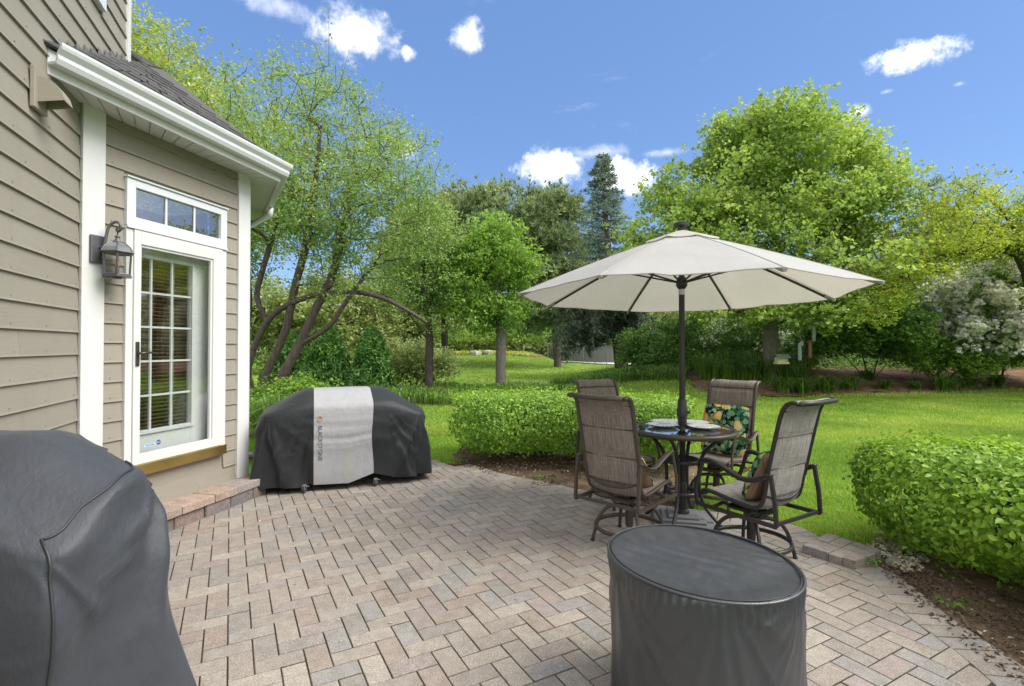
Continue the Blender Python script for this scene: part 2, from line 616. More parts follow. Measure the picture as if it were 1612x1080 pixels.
M['feeder_tube'] = simple('feeder_tube', (.36, .42, .44), .25, var=.2)
M['copper'] = simple('copper_cap', (.30, .15, .10), .5, metal=.4, var=.2)
M['sticker_blue'] = simple('blue_sticker', (.02, .05, .32), .4, var=.05)
M['sticker_pale'] = simple('pale_sticker', (.45, .60, .85), .5, var=.05)
M['bulb'] = simple('amber_bulb', (.8, .42, .10), .2, var=.1)
M['bark_dark'] = bark_mat('dark_bark', (.035, .028, .022), (.13, .11, .09))
M['bark_grey'] = bark_mat('grey_bark', (.09, .08, .07), (.26, .235, .205))
M['bark_red'] = bark_mat('brown_bark', (.06, .045, .038), (.17, .135, .115))
M['twig'] = bark_mat('hedge_stem', (.05, .04, .03), (.16, .13, .10))

M['leaf_crab'] = leaf_mat('crabapple_leaf', (.105, .175, .055), (.215, .315, .10), (.37, .45, .18), .42, patch=.5)
M['leaf_willow'] = leaf_mat('yellow_green_leaf', (.16, .22, .05), (.30, .36, .09), (.45, .49, .16), .42, patch=.5)
M['leaf_bright'] = leaf_mat('bright_green_leaf', (.10, .19, .035), (.20, .33, .065), (.34, .46, .11), .45, patch=.6)
M['leaf_maple'] = leaf_mat('maple_leaf', (.13, .21, .05), (.26, .36, .09), (.42, .50, .15), .45, patch=.35)
M['leaf_locust'] = leaf_mat('locust_leaf', (0.130, 0.182, 0.027), (0.286, 0.364, 0.053), (0.468, 0.494, 0.083), .46, patch=.4)
M['leaf_dark'] = leaf_mat('dark_shrub_leaf', (0.041, 0.096, 0.021), (0.104, 0.201, 0.043), (0.206, 0.333, 0.070), .3, patch=.6)
M['leaf_mid'] = leaf_mat('mid_shrub_leaf', (0.068, 0.138, 0.021), (0.155, 0.269, 0.042), (0.270, 0.388, 0.072), .38, patch=.6)
M['leaf_pale'] = leaf_mat('pale_dogwood_leaf', (.14, .20, .06), (.28, .34, .13), (.52, .55, .32), .35, patch=.6)
M['leaf_far'] = leaf_mat('far_wood_leaf', (.13, .17, .06), (.23, .28, .10), (.36, .40, .18), .38, patch=.12)
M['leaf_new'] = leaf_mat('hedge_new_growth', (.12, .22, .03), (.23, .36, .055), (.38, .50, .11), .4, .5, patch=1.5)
M['leaf_hedge'] = leaf_mat('hedge_leaf', (0.070, 0.146, 0.016), (0.178, 0.310, 0.032), (0.342, 0.489, 0.064), .3, .36, patch=1.5)
M['leaf_privet'] = leaf_mat('privet_leaf', (0.072, 0.155, 0.020), (0.173, 0.319, 0.041), (0.344, 0.529, 0.081), .28, .36, patch=2.0)
M['flower'] = leaf_mat('white_blossom', (.72, .69, .70), (.82, .80, .81), (.88, .87, .88), .25)
M['needle_pine'] = leaf_mat('pine_needle', (0.072, 0.112, 0.056), (0.168, 0.225, 0.104), (0.320, 0.375, 0.176), .2, patch=.4)
M['needle_yellow'] = leaf_mat('yellow_pine_needle', (0.112, 0.145, 0.049), (0.232, 0.275, 0.098), (0.390, 0.420, 0.154), .2, patch=.4)
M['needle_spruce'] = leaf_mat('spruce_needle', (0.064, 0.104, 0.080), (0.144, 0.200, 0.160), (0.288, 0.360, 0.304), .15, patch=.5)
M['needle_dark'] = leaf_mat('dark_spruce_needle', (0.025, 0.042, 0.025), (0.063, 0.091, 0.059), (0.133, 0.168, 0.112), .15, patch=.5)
M['cone'] = leaf_mat('spruce_cone', (.10, .05, .025), (.19, .10, .05), (.26, .15, .08), .1)
M['leaf_cedar'] = leaf_mat('arborvitae_spray', (0.032, 0.090, 0.022), (0.086, 0.190, 0.043), (0.190, 0.324, 0.072), .22, patch=1.2)
M['blade'] = leaf_mat('grass_blade', (0.116, 0.184, 0.027), (0.217, 0.305, 0.042), (0.364, 0.414, 0.083), .35, patch=.55, pw=.62)
M['blade_far'] = leaf_mat('pale_grass_blade', (0.156, 0.231, 0.036), (0.252, 0.330, 0.066), (0.384, 0.418, 0.120), .35, patch=.3, pw=.62)
M['lily'] = leaf_mat('daylily_blade', (0.042, 0.096, 0.014), (0.103, 0.194, 0.030), (0.206, 0.302, 0.055), .3, .4, patch=1.0)
M['chips'] = leaf_mat('mulch_chips', (.035, .024, .016), (.085, .058, .040), (.19, .14, .10), .0, .9)
M['litter'] = leaf_mat('dry_clippings', (.28, .24, .15), (.48, .44, .32), (.68, .64, .50), .2)


def sling_mat(name, dark, light):
    m, g, out = material(name)
    tc = g.n('ShaderNodeTexCoord').outputs['Object']
    s1 = g.n('ShaderNodeMapping', {'Vector': tc, 'Scale': (260, 12, 7)}).outputs[0]
    s2 = g.n('ShaderNodeMapping', {'Vector': tc, 'Scale': (14, 90, 240)}).outputs[0]
    a, b_ = g.noise(s1, 1.0, 4, .7), g.noise(s2, 1.0, 3, .7)
    f = g.math('ADD', g.math('MULTIPLY', a, .75), g.math('MULTIPLY', b_, .25))
    c = g.ramp(f, [(.36, dark), (.66, light)])
    b = g.n('ShaderNodeBsdfPrincipled', {'Base Color': c, 'Roughness': .7, 'Specular IOR Level': .3})
    bp = g.n('ShaderNodeBump', {'Strength': .25, 'Distance': .002, 'Height': f})
    g.t.links.new(bp.outputs[0], b.inputs['Normal'])
    t = g.n('ShaderNodeBsdfTranslucent', {'Color': c})
    mx = g.n('ShaderNodeMixShader', {0: .12, 1: b.outputs[0], 2: t.outputs[0]})
    g.t.links.new(mx.outputs[0], out.inputs[0])
    return m


M['sling'] = sling_mat('brown_sling_weave', (.095, .078, .068), (.42, .36, .315))
M['sling_grey'] = sling_mat('grey_sling_weave', (.11, .10, .09), (.50, .47, .43))
M['seam'] = simple('sling_seam', (.05, .04, .034), .8)


def floral_mat():
    m, g, out = material('lemon_print_fabric')
    tc = g.n('ShaderNodeTexCoord').outputs['Object']
    w = g.noise(tc, 16, 3, .6)
    wv = g.vmath('ADD', tc, g.vmath('SCALE', g.n('ShaderNodeTexNoise', {'Vector': tc, 'Scale': 14.0}).outputs['Color']).outputs[0]).outputs[0]
    nv = g.n('ShaderNodeVectorMath', {0: g.n('ShaderNodeTexNoise', {'Vector': tc, 'Scale': 12.0}).outputs['Color'], 'Scale': .075}, operation='SCALE').outputs[0]
    wv = g.vmath('ADD', tc, nv).outputs[0]
    leaf = g.n('ShaderNodeTexVoronoi', {'Vector': wv, 'Scale': 27.0, 'Randomness': 1.0})
    vein = g.n('ShaderNodeTexWave', {'Vector': wv, 'Scale': 28.0, 'Distortion': 5.0})
    fruit = g.n('ShaderNodeTexVoronoi', {'Vector': g.n('ShaderNodeMapping', {'Vector': wv, 'Scale': (1.0, 1.0, .78), 'Rotation': (0, .5, 0)}).outputs[0], 'Scale': 11.0, 'Randomness': .8})
    lr = g.n('ShaderNodeSeparateColor', {0: leaf.outputs['Color']})
    lc = g.ramp(lr.outputs[0], [(0, (.006, .012, .010)), (.12, (.02, .10, .06)), (.34, (.06, .21, .11)), (.56, (.18, .34, .20)), (.76, (.50, .56, .32))], 'CONSTANT')
    lc = g.mix(.6, lc, g.ramp(vein.outputs[0], [(.2, (.6, .6, .6)), (.8, (1.35, 1.3, 1.2))]), 'MULTIPLY')
    lc = g.mix(g.maprange(leaf.outputs['Distance'], .55, .75), lc, (.006, .008, .008, 1))
    fr = g.n('ShaderNodeSeparateColor', {0: fruit.outputs['Color']})
    fc = g.ramp(fr.outputs[1], [(0, (.72, .44, .06)), (.4, (.78, .52, .12)), (.7, (.70, .26, .03)), (.85, (.74, .56, .22))], 'CONSTANT')
    fc = g.mix(g.maprange(fruit.outputs['Distance'], .16, .34), g.mix(.5, fc, (.85, .7, .35, 1)), fc)
    on = g.math('MULTIPLY', g.math('LESS_THAN', fruit.outputs['Distance'], .40), g.math('GREATER_THAN', fr.outputs[0], .30))
    c = g.mix(on, lc, fc)
    b = g.n('ShaderNodeBsdfPrincipled', {'Base Color': c, 'Roughness': .8, 'Specular IOR Level': .2})
    g.t.links.new(b.outputs[0], out.inputs[0])
    return m


M['floral'] = floral_mat()
M['tan'] = sling_mat('tan_woven_fabric', (.17, .10, .055), (.40, .27, .17))


def canopy_mat():
    m, g, out = material('umbrella_fabric')
    tc = g.n('ShaderNodeTexCoord').outputs['Object']
    a = g.noise(g.n('ShaderNodeMapping', {'Vector': tc, 'Scale': (9, 9, 60)}).outputs[0], 3, 5, .7)
    b_ = g.noise(tc, 2.2, 4, .6)
    c = g.mix(a, (.50, .485, .465, 1), (.64, .63, .615, 1))
    c = g.mix(.5, c, g.ramp(b_, [(.3, (.9, .89, .88)), (.7, (1.06, 1.06, 1.06))]), 'MULTIPLY')
    p = g.n('ShaderNodeBsdfPrincipled', {'Base Color': c, 'Roughness': .8, 'Specular IOR Level': .2})
    t = g.n('ShaderNodeBsdfTranslucent', {'Color': g.mix(1.0, c, (1, .93, .82, 1), 'MULTIPLY')})
    mx = g.n('ShaderNodeMixShader', {0: .38, 1: p.outputs[0], 2: t.outputs[0]})
    bp = g.n('ShaderNodeBump', {'Strength': .3, 'Distance': .02, 'Height': g.noise(tc, 7, 4, .6)})
    g.t.links.new(bp.outputs[0], p.inputs['Normal'])
    g.t.links.new(mx.outputs[0], out.inputs[0])
    return m


M['canopy'] = canopy_mat()


# ------------------------------------------------------------------ terrain
def ground_z(x, y):
    x = np.asarray(x, float)
    y = np.asarray(y, float)
    z = 0.60 * sstep(y, 13.6, 19) * sstep(x, 1.5, 6)
    z = z + 0.95 * np.exp(-((x + 2.5) / 8.5) ** 2 - ((y - 46) / 15) ** 2) * sstep(y, 12, 26)
    z = z - 1.05 * sstep(x, 2.0, 5.0) * sstep(y, 22, 38)
    z = z + 0.02 * (vnoise(np.stack([x * .7, y * .7, x * 0], -1)) - .5) * sstep(y, 5, 9)
    return z - 0.025


def poly_mask(px, py, poly):
    """points inside a polygon, numpy"""
    inside = np.zeros(px.shape, bool)
    n = len(poly)
    for i in range(n):
        x1, y1 = poly[i][:2]
        x2, y2 = poly[(i + 1) % n][:2]
        c = ((y1 > py) != (y2 > py)) & (px < (x2 - x1) * (py - y1) / (y2 - y1 + 1e-12) + x1)
        inside ^= c
    return inside


def sheet(name, x0, x1, y0, y1, step, lift, mat, poly=None, rough=0.0):
    nx, ny = int((x1 - x0) / step) + 2, int((y1 - y0) / step) + 2
    X, Y = np.meshgrid(np.linspace(x0, x1, nx), np.linspace(y0, y1, ny))
    Z = ground_z(X, Y) + lift
    if rough:
        Z = Z + rough * (fbm(np.stack([X * 6, Y * 6, X * 0], -1), 3) - .5)
    idx = np.arange(nx * ny).reshape(ny, nx)
    f = np.stack([idx[:-1, :-1], idx[:-1, 1:], idx[1:, 1:], idx[1:, :-1]], -1).reshape(-1, 4)
    if poly is not None:
        cx = (X[:-1, :-1] + X[1:, 1:]).ravel() / 2
        cy = (Y[:-1, :-1] + Y[1:, 1:]).ravel() / 2
        f = f[poly_mask(cx, cy, poly)]
    v = np.stack([X.ravel(), Y.ravel(), Z.ravel()], -1)
    used = np.unique(f)
    remap = -np.ones(len(v), int)
    remap[used] = np.arange(len(used))
    return np_mesh(name, v[used], remap[f], mat, smooth=True)


# coarse ground out to the horizon, finer near the lawn
g0 = sheet('lawn_ground', -60, 80, -30, 110, 1.0, 0.0, M['turf'])
tag(g0, kind='structure')
gfar = MB().grid([[(-900, y, -1.2) for y in (-900, 1500)], [(900, y, -1.2) for y in (-900, 1500)]])
gf = gfar.build('distant_ground', M['turf'])
gf.scale = (1, 1, 1)
tag(gf, kind='structure')

# ------------------------------------------------------------------ patio
PA = Vector((math.sin(math.radians(61.3)), math.cos(math.radians(61.3))))
PB = Vector((-PA.y, PA.x))
PL = 0.2115
PW = PL / 2
outer = [at(*p).to_2d() for p in [(735, 729), (790, 745), (850, 757), (920, 772), (985, 785), (1040, 795), (1120, 805), (1200, 816),
                                  (1262, 830), (1312, 858), (1372, 886), (1420, 910), (1500, 975), (1612, 1050)]]
PATIO = [Vector((-3.6, -1.2)), Vector((1.2, -1.2)), Vector((1.75, .35)), Vector((2.1, 1.4))] + outer[::-1] + \
        [Vector((-.95, 6.42)), Vector((-1.5, 6.6)), Vector((-2.45, 6.4)), Vector((-2.62, 5.6)), Vector((-2.9, 4.6)), Vector((-3.1, 3.5)), Vector((-2.0, .9))]


def smooth_poly(pts, n=4):
    return [p.to_2d() for p in catmull([(*p, 0) for p in pts], n)]


edge_curve = smooth_poly(([Vector((1.2, -1.2)), Vector((1.75, .35)), Vector((2.1, 1.4))] + outer[::-1]), 5)
# resample the edge into soldier course steps
def resample(pts, step):
    d = [0]
    for a, b in zip(pts, pts[1:]): d.append(d[-1] + (b - a).length)
    out, s, i = [], 0, 0
    while s < d[-1]:
        while d[i + 1] < s: i += 1
        t = (s - d[i]) / (d[i + 1] - d[i])
        out.append(pts[i].lerp(pts[i + 1], t))
        s += step
    return out


edge = resample(edge_curve, PW * 1.01)
tan = [(edge[min(i + 1, len(edge) - 1)] - edge[max(i - 1, 0)]).normalized() for i in range(len(edge))]
for _ in range(3):
    tan = [(tan[max(i - 1, 0)] + tan[i] + tan[min(i + 1, len(tan) - 1)]).normalized() for i in range(len(tan))]
inn = [Vector((-t.y, t.x)) for t in tan]            # patio lies to the left of the edge
inner = [p + n * (PL + .004) for p, n in zip(edge, inn)]
rest = PATIO[PATIO.index(outer[0]) + 1:]
INNER = inner + rest
OUTER = edge + rest

patio = MB().prism([(p.x, p.y) for p in OUTER], -.06, -.0038).build('patio', M['joint'])
tag(patio, 'brick paver patio laid in herringbone between house and lawn', None, None, 'structure')


def clip_half(poly, p, n):
    """keep the side of the line through p with normal n"""
    out = []
    for i in range(len(poly)):
        a, b = poly[i], poly[(i + 1) % len(poly)]
        da, db = (a - p).dot(n), (b - p).dot(n)
        if da >= 0: out.append(a)
        if (da >= 0) != (db >= 0):
            out.append(a.lerp(b, da / (da - db)))
    return out


def poly_area(p):
    return abs(sum(p[i].x * p[(i + 1) % len(p)].y - p[(i + 1) % len(p)].x * p[i].y for i in range(len(p)))) / 2


def paver_piece(poly, ztop, ch=.0020, zb=-.05, tilt=(0, 0)):
    """a paver with a small chamfer round its worn top; returns verts, faces"""
    n = len(poly)
    c = sum(poly, Vector((0, 0))) / n
    ins = []
    for i in range(n):
        d = c - poly[i]
        ins.append(poly[i] + d * min(.4, ch * 1.6 / max(d.length, 1e-4)))
    z = lambda p: ztop + (p.x - c.x) * tilt[0] + (p.y - c.y) * tilt[1]
    vs = [(p.x, p.y, zb) for p in poly] + [(p.x, p.y, z(p) - ch) for p in poly] + [(p.x, p.y, z(p)) for p in ins]
    fs = [tuple(range(2 * n, 3 * n))]
    for k in (0, n):
        fs += [(k + i, k + (i + 1) % n, k + n + (i + 1) % n, k + n + i) for i in range(n)]
    return vs, fs


# phase: the grey paver in the photograph at (440.5, 936.8) stands along PB
ph = at(440.5, 936.8).to_2d()
x_ph = ph.dot(PA) / PW - .5
y_ph = ph.dot(PB) / PW - 1.0
# that paver's lower cell must satisfy (x - y) mod 4 == 3
pieces = []
JG = .0068
innp = [np.array([(p.x, p.y) for p in INNER])]
inn_arr = np.array([(p.x, p.y) for p in inner])
for i in range(-90, 90):
    for j in range(-90, 90):
        m = (i - j) % 4
        if m == 0: w, h = 2, 1
        elif m == 3: w, h = 1, 2
        else: continue
        ox, oy = (x_ph + i + (0 if True else 0)) * PW, (y_ph + j - 0) * PW
        # shift so that cell i=3, j=0 is the reference paver
        ox -= 3 * PW
        a = PA * (ox + JG / 2) + PB * (oy + JG / 2)
        bx, by = PA * (w * PW - JG), PB * (h * PW - JG)
        poly = [a, a + bx, a + bx + by, a + by]
        c = a + (bx + by) / 2
        if c.y < .9 or c.y > 8 or abs(c.x) > 5: continue
        if abs(c.x) > c.y * 1.12 + .2: continue
        P = np.array([(p.x, p.y) for p in poly])
        inside = poly_mask(P[:, 0], P[:, 1], [tuple(p) for p in INNER])
        if inside.all():
            pieces.append((c, poly))
        else:
            k = int(np.argmin(((inn_arr - np.array([c.x, c.y])) ** 2).sum(1)))
            if math.hypot(*(inn_arr[k] - np.array([c.x, c.y]))) < .35 and (inside.any() or poly_mask(np.array([c.x]), np.array([c.y]), [tuple(p) for p in INNER])[0]):
                cl = clip_half(poly, inner[k] + inn[k] * .003, inn[k])
                if len(cl) >= 3 and poly_area(cl) > .0012:
                    pieces.append((c, cl))
            elif inside.any():
                pieces.append((c, poly))
for i in range(len(edge) - 1):
    a, b = edge[i], edge[i + 1]
    ia, ib = inner[i], inner[i + 1]
    if a.y < .9: continue
    if (a - edge[min(i + 1, len(edge) - 1)]).length > PW * 1.5: continue
    g = .035
    q = [a.lerp(b, g), a.lerp(b, 1 - g), ib.lerp(ia, g), ib.lerp(ia, 1 - g)]
    c = sum(q, Vector((0, 0))) / 4
    # keep the order counter clockwise
    ar = sum(q[k].x * q[(k + 1) % 4].y - q[(k + 1) % 4].x * q[k].y for k in range(4))
    if ar < 0: q = q[::-1]
    pieces.append((c, q))


def in_view(c):
    px = 806 + F_PX * c.x / c.y
    py = 545 + F_PX * EYE / c.y
    if px < 270 or px > 1640 or py > 1100: return False
    if px < 300 and py > 900: return False
    if 945 < px < 1268 and 860 < py: return False          # behind the round cover
    return True


pieces.sort(key=lambda t: (not in_view(t[0]), t[0].length))
big_v = MB()
PR = random.Random(5)
for k, (c, poly) in enumerate(pieces):
    ar = sum(poly[q].x * poly[(q + 1) % len(poly)].y - poly[(q + 1) % len(poly)].x * poly[q].y for q in range(len(poly)))
    if ar < 0: poly = poly[::-1]
    zt = PR.uniform(-.0012, .0016)
    tl = (PR.uniform(-.008, .008), PR.uniform(-.008, .008))
    if k < 296:
        loc = [p - c for p in poly]
        vs, fs = paver_piece(loc, zt, tilt=tl)
        o = MB().add(vs, fs).build('paver', M['paver'], patio)
        o.location = (c.x, c.y, 0)
    else:
        vs, fs = paver_piece(poly, zt, tilt=tl)
        big_v.add(vs, fs)
far_p = big_v.build('far_pavers', M['paver'], patio)
tag(far_p, kind='stuff')

# the loose raised block of pavers at the lawn corner
blk = thing('paver_block', 'raised block of small pavers at patio edge near right hedge', 'paver block', at(1325, 862))
q = [at(1262, 858, .055), at(1348, 884, .055), at(1388, 866, .055), at(1304, 839, .055)]
q = [p.to_2d() - blk.location.to_2d() for p in q]


def bil(u, v):
    return q[0].lerp(q[1], u).lerp(q[3].lerp(q[2], u), v)


lay = []
for cu in range(2):
    for cv in range(2):
        u0, v0 = cu * .5, cv * .5
        if (cu + cv) % 2 == 0:
            lay += [(u0, v0, u0 + .5, v0 + .25), (u0, v0 + .25, u0 + .5, v0 + .5)]
        else:
            lay += [(u0, v0, u0 + .25, v0 + .5), (u0 + .25, v0, u0 + .5, v0 + .5)]
for (u0, v0, u1, v1) in lay:
    g = .008
    poly = [bil(u0 + g, v0 + g), bil(u1 - g, v0 + g), bil(u1 - g, v1 - g), bil(u0 + g, v1 - g)]
    vs, fs = paver_piece(poly, .055 + PR.uniform(-.003, .003), .004, -.02)
    MB().add(vs, fs).build('paver', M['paver'], blk)


# ------------------------------------------------------------------ house
C0 = Vector((-3.03, 3.57, 0))
D1 = Vector((.368, -.930, 0)).normalized()          # main wall, towards the camera
N1 = Vector((.930, .368, 0)).normalized()
D2 = Vector((.227, .974, 0)).normalized()           # door wall, away from the camera
N2 = Vector((.974, -.227, 0)).normalized()
D3 = Vector((-.515, .857, 0)).normalized()          # far side of the bay
N3 = Vector((.857, .515, 0)).normalized()
L2 = 1.62
C1 = C0 + D2 * L2
house = thing('house', 'tan lap-sided house with white trim and a door in its angled bay', 'house', tuple(C0))


def loc_(p):
    return Vector(p) - C0


def wall_box(mb, o, d, n, s0, s1, z0, z1, n0, n1):
    vs = []
    for nn in (n0, n1):
        for z in (z0, z1):
            for s in (s0, s1):
                vs.append(o + d * s + n * nn + Vector((0, 0, z)))
    mb.add([loc_(v) for v in vs], [(0, 1, 3, 2), (4, 6, 7, 5), (0, 4, 5, 1), (2, 3, 7, 6), (0, 2, 6, 4), (1, 5, 7, 3)])
    return mb


def siding(o, d, n, s0, s1, z0, z1, exp):
    """one lapped board: thick at the butt, thin at its top"""
    vs = []
    for s in (s0, s1):
        vs += [o + d * s + n * .0 + Vector((0, 0, z0)), o + d * s + n * .021 + Vector((0, 0, z0)),
               o + d * s + n * .018 + Vector((0, 0, z0 + .012)),
               o + d * s + n * .006 + Vector((0, 0, z1)), o + d * s + n * 0.0 + Vector((0, 0, z1))]
    fs = [(0, 1, 2, 3, 4), (9, 8, 7, 6, 5)] + [(k, k + 5, (k + 1) % 5 + 5, (k + 1) % 5) for k in range(5)]
    mb = MB().add([loc_(v) for v in vs], fs)
    q = s0 + .06
    while q < s1 - .03 and q < 2.2:
        c = loc_(o + d * q + n * .0185 + Vector((0, 0, z0 + .03)))
        mb.box(c, (.006, .006, .006), rz=math.atan2(d.y, d.x))
        q += .41
    return mb.build('siding_board', M['siding'], house)


HR = random.Random(11)
EXP1, EXP2 = .1525, .1455
Z0 = .02
# sheathing behind the boards
mb = MB()
wall_box(mb, C0, D1, N1, -1.0, 4.2, -.1, 6.0, -.20, -.002)
sh = mb.build('wall', M['siding'], house)
mb = MB()
for (s0, s1, z0, z1) in ((0.01, .375, -.1, 3.16), (1.278, L2, -.1, 3.16), (.375, 1.278, -.1, .45), (.375, 1.278, 2.715, 3.16)):
    wall_box(mb, C0, D2, N2, s0, s1, z0, z1, -.12, -.002)
mb.build('wall', M['siding'], house)
mb = MB()
wall_box(mb, C1, D3, N3, 0.0, 1.9, -.1, 3.16, -.12, -.002)
mb.build('wall', M['siding'], house)
# main wall boards
k = 0
z = Z0
while z < 5.6:
    right = .0 if z < 3.2 else -.94
    cuts = [right, 4.0]
    if HR.random() < .45: cuts.insert(1, HR.uniform(.25, 2.0))
    for a, b in zip(cuts, cuts[1:]):
        if z + EXP1 > 4.06 and z < 5.2 and a < -.37:          # window opening upstairs
            siding(C0, D1, N1, a, -.37, z, z + EXP1 + .004, EXP1)
            if b > .62: siding(C0, D1, N1, .62, b, z, z + EXP1 + .004, EXP1)
        else:
            siding(C0, D1, N1, a + .001, b - .001, z, z + EXP1 + .004, EXP1)
    z += EXP1
z = Z0
while z < 3.14:
    top = min(z + EXP2 + .004, 3.15)
    if z + EXP2 < .44 or z > 2.74:
        siding(C0, D2, N2, .172, L2 - .142, z, top, EXP2)
    else:
        siding(C0, D2, N2, .172, .332, z, top, EXP2)
        siding(C0, D2, N2, 1.322, L2 - .142, z, top, EXP2)
    z += EXP2


def hpart(name, mat, boxes, parent=None, bevel=.003):
    mb = MB()
    for b in boxes: wall_box(mb, *b)
    return mb.build(name, mat, parent or house, bevel=bevel)


hpart('corner_board', M['trim'], [(C0, D2, N2, .012, .172, .0, 3.15, .0, .034)])
hpart('corner_board', M['trim'], [(C0, D2, N2, L2 - .142, L2 + .004, .0, 3.15, .0, .034)])
hpart('corner_board', M['trim'], [(C1, D3, N3, -.0, .10, .0, 3.15, .0, .034)])
hpart('corner_board', M['trim'], [(C0, D1, N1, -1.0, -.94, 3.2, 6.0, -.05, .034)])
# upstairs window
uw = hpart('upper_window', M['vinyl'], [(C0, D1, N1, -.37, -.31, 4.02, 5.2, 0, .045), (C0, D1, N1, .56, .62, 4.02, 5.2, 0, .045),
                                        (C0, D1, N1, -.31, .56, 4.02, 4.09, 0, .045), (C0, D1, N1, -.31, .56, 5.13, 5.2, 0, .045)])
hpart('pane', M['window_glass'], [(C0, D1, N1, -.31, .56, 4.09, 5.13, .012, .018)], uw, 0)

# transom over the door
DS0, DS1 = .36, 1.293
tr = hpart('transom_window', M['vinyl'], [
    (C0, D2, N2, DS0 - .028, DS0 + .045, 2.372, 2.735, 0, .040), (C0, D2, N2, DS1 - .045, DS1 + .028, 2.372, 2.735, 0, .040),
    (C0, D2, N2, DS0 + .045, DS1 - .045, 2.372, 2.445, 0, .040), (C0, D2, N2, DS0 + .045, DS1 - .045, 2.675, 2.735, 0, .040)])
hpart('drip_cap', M['vinyl'], [(C0, D2, N2, DS0 - .034, DS1 + .034, 2.737, 2.750, 0, .055)], tr)
hpart('sill', M['vinyl'], [(C0, D2, N2, DS0 - .028, DS1 + .028, 2.352, 2.370, 0, .052)], tr)
hpart('pane', M['window_glass'], [(C0, D2, N2, DS0 + .045, DS1 - .045, 2.445, 2.675, .006, .012)], tr, 0)
for u in (1 / 3, 2 / 3):
    s = DS0 + .045 + (DS1 - DS0 - .09) * u
    hpart('muntin', M['vinyl'], [(C0, D2, N2, s - .009, s + .009, 2.445, 2.675, .014, .022)], tr, 0)
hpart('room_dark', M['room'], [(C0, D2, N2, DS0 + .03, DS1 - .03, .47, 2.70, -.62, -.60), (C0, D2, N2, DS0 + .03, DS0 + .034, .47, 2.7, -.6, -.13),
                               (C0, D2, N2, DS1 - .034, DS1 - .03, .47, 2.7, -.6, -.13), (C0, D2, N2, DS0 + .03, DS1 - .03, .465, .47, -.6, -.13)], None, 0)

# the storm door and, behind its glass, the panelled door with blinds
DZ0, DZ1 = .535, 2.348
door = hpart('door', M['door_white'], [
    (C0, D2, N2, DS0 + .030, DS0 + .086, DZ0, DZ1, .006, .046), (C0, D2, N2, DS1 - .135, DS1 - .030, DZ0, DZ1, .006, .046),
    (C0, D2, N2, DS0 + .086, DS1 - .135, DZ1 - .105, DZ1, .006, .046), (C0, D2, N2, DS0 + .086, DS1 - .135, DZ0, DZ0 + .075, .006, .046)])
hpart('door_frame', M['door_white'], [
    (C0, D2, N2, DS0 - .028, DS0 + .028, .47, 2.350, .0, .036), (C0, D2, N2, DS1 - .028, DS1 + .028, .47, 2.350, .0, .036)], door)
hpart('glazing_bead', M['door_white'], [
    (C0, D2, N2, DS0 + .086, DS0 + .100, DZ0 + .075, DZ1 - .105, .008, .034), (C0, D2, N2, DS1 - .155, DS1 - .135, DZ0 + .075, DZ1 - .105, .008, .034),
    (C0, D2, N2, DS0 + .100, DS1 - .155, DZ1 - .125, DZ1 - .105, .008, .034)], door)
hpart('storm_glass', M['glass'], [(C0, D2, N2, DS0 + .086, DS1 - .135, DZ0 + .075, DZ1 - .105, .014, .019)], door, 0)
hpart('brass_sill', M['brass'], [(C0, D2, N2, DS0 - .020, DS1 + .020, .447, .533, .0, .062)], door)
# inner door: stiles and rails round a lit opening
IN = -.075
ga, gb, gz0, gz1 = DS0 + .085, DS1 - .262, DZ0 + .235, DZ1 - .185
hpart('inner_door', M['door_white'], [
    (C0, D2, N2, DS0 + .03, ga, .47, 2.34, IN - .04, IN), (C0, D2, N2, gb, DS1 - .03, .47, 2.34, IN - .04, IN),
    (C0, D2, N2, ga, gb, .47, gz0, IN - .04, IN), (C0, D2, N2, ga, gb, gz1, 2.34, IN - .04, IN)], door)
hpart('lite_frame', M['door_white'], [
    (C0, D2, N2, ga - .03, ga, gz0 - .03, gz1 + .03, IN + .001, IN + .018), (C0, D2, N2, gb, gb + .03, gz0 - .03, gz1 + .03, IN + .001, IN + .018),
    (C0, D2, N2, ga, gb, gz0 - .03, gz0, IN + .001, IN + .018), (C0, D2, N2, ga, gb, gz1, gz1 + .03, IN + .001, IN + .018)], door)
for u in (1 / 3, 2 / 3):
    s = ga + (gb - ga) * u
    hpart('muntin', M['door_white'], [(C0, D2, N2, s - .008, s + .008, gz0, gz1, IN - .012, IN + .004)], door, 0)
for u in range(1, 5):
    z = gz0 + (gz1 - gz0) * u / 5
    hpart('muntin', M['door_white'], [(C0, D2, N2, ga, gb, z - .008, z + .008, IN - .010, IN + .002)], door, 0)
hpart('inner_glass', M['glass'], [(C0, D2, N2, ga, gb, gz0, gz1, IN - .022, IN - .018)], door, 0)
nsl = 44
for k in range(nsl):
    z = gz0 + .01 + (gz1 - gz0 - .02) * k / (nsl - 1)
    mb = MB()
    c = C0 + D2 * ((ga + gb) / 2) + N2 * (IN - .075) + Vector((0, 0, z))
    rot = Matrix((D2, N2, Vector((0, 0, 1)))).transposed() @ Matrix.Rotation(math.radians(24), 3, 'X')
    mb.box(loc_(c), (gb - ga + .06, .034, .0025), mat=rot)
    mb.build('blind_slat', M['blind'], door)
for u in (.2, .78):
    s = ga + (gb - ga) * u
    hpart('blind_cord', M['trim'], [(C0, D2, N2, s - .0025, s + .0025, gz0, gz1, IN - .053, IN - .050)], door, 0)
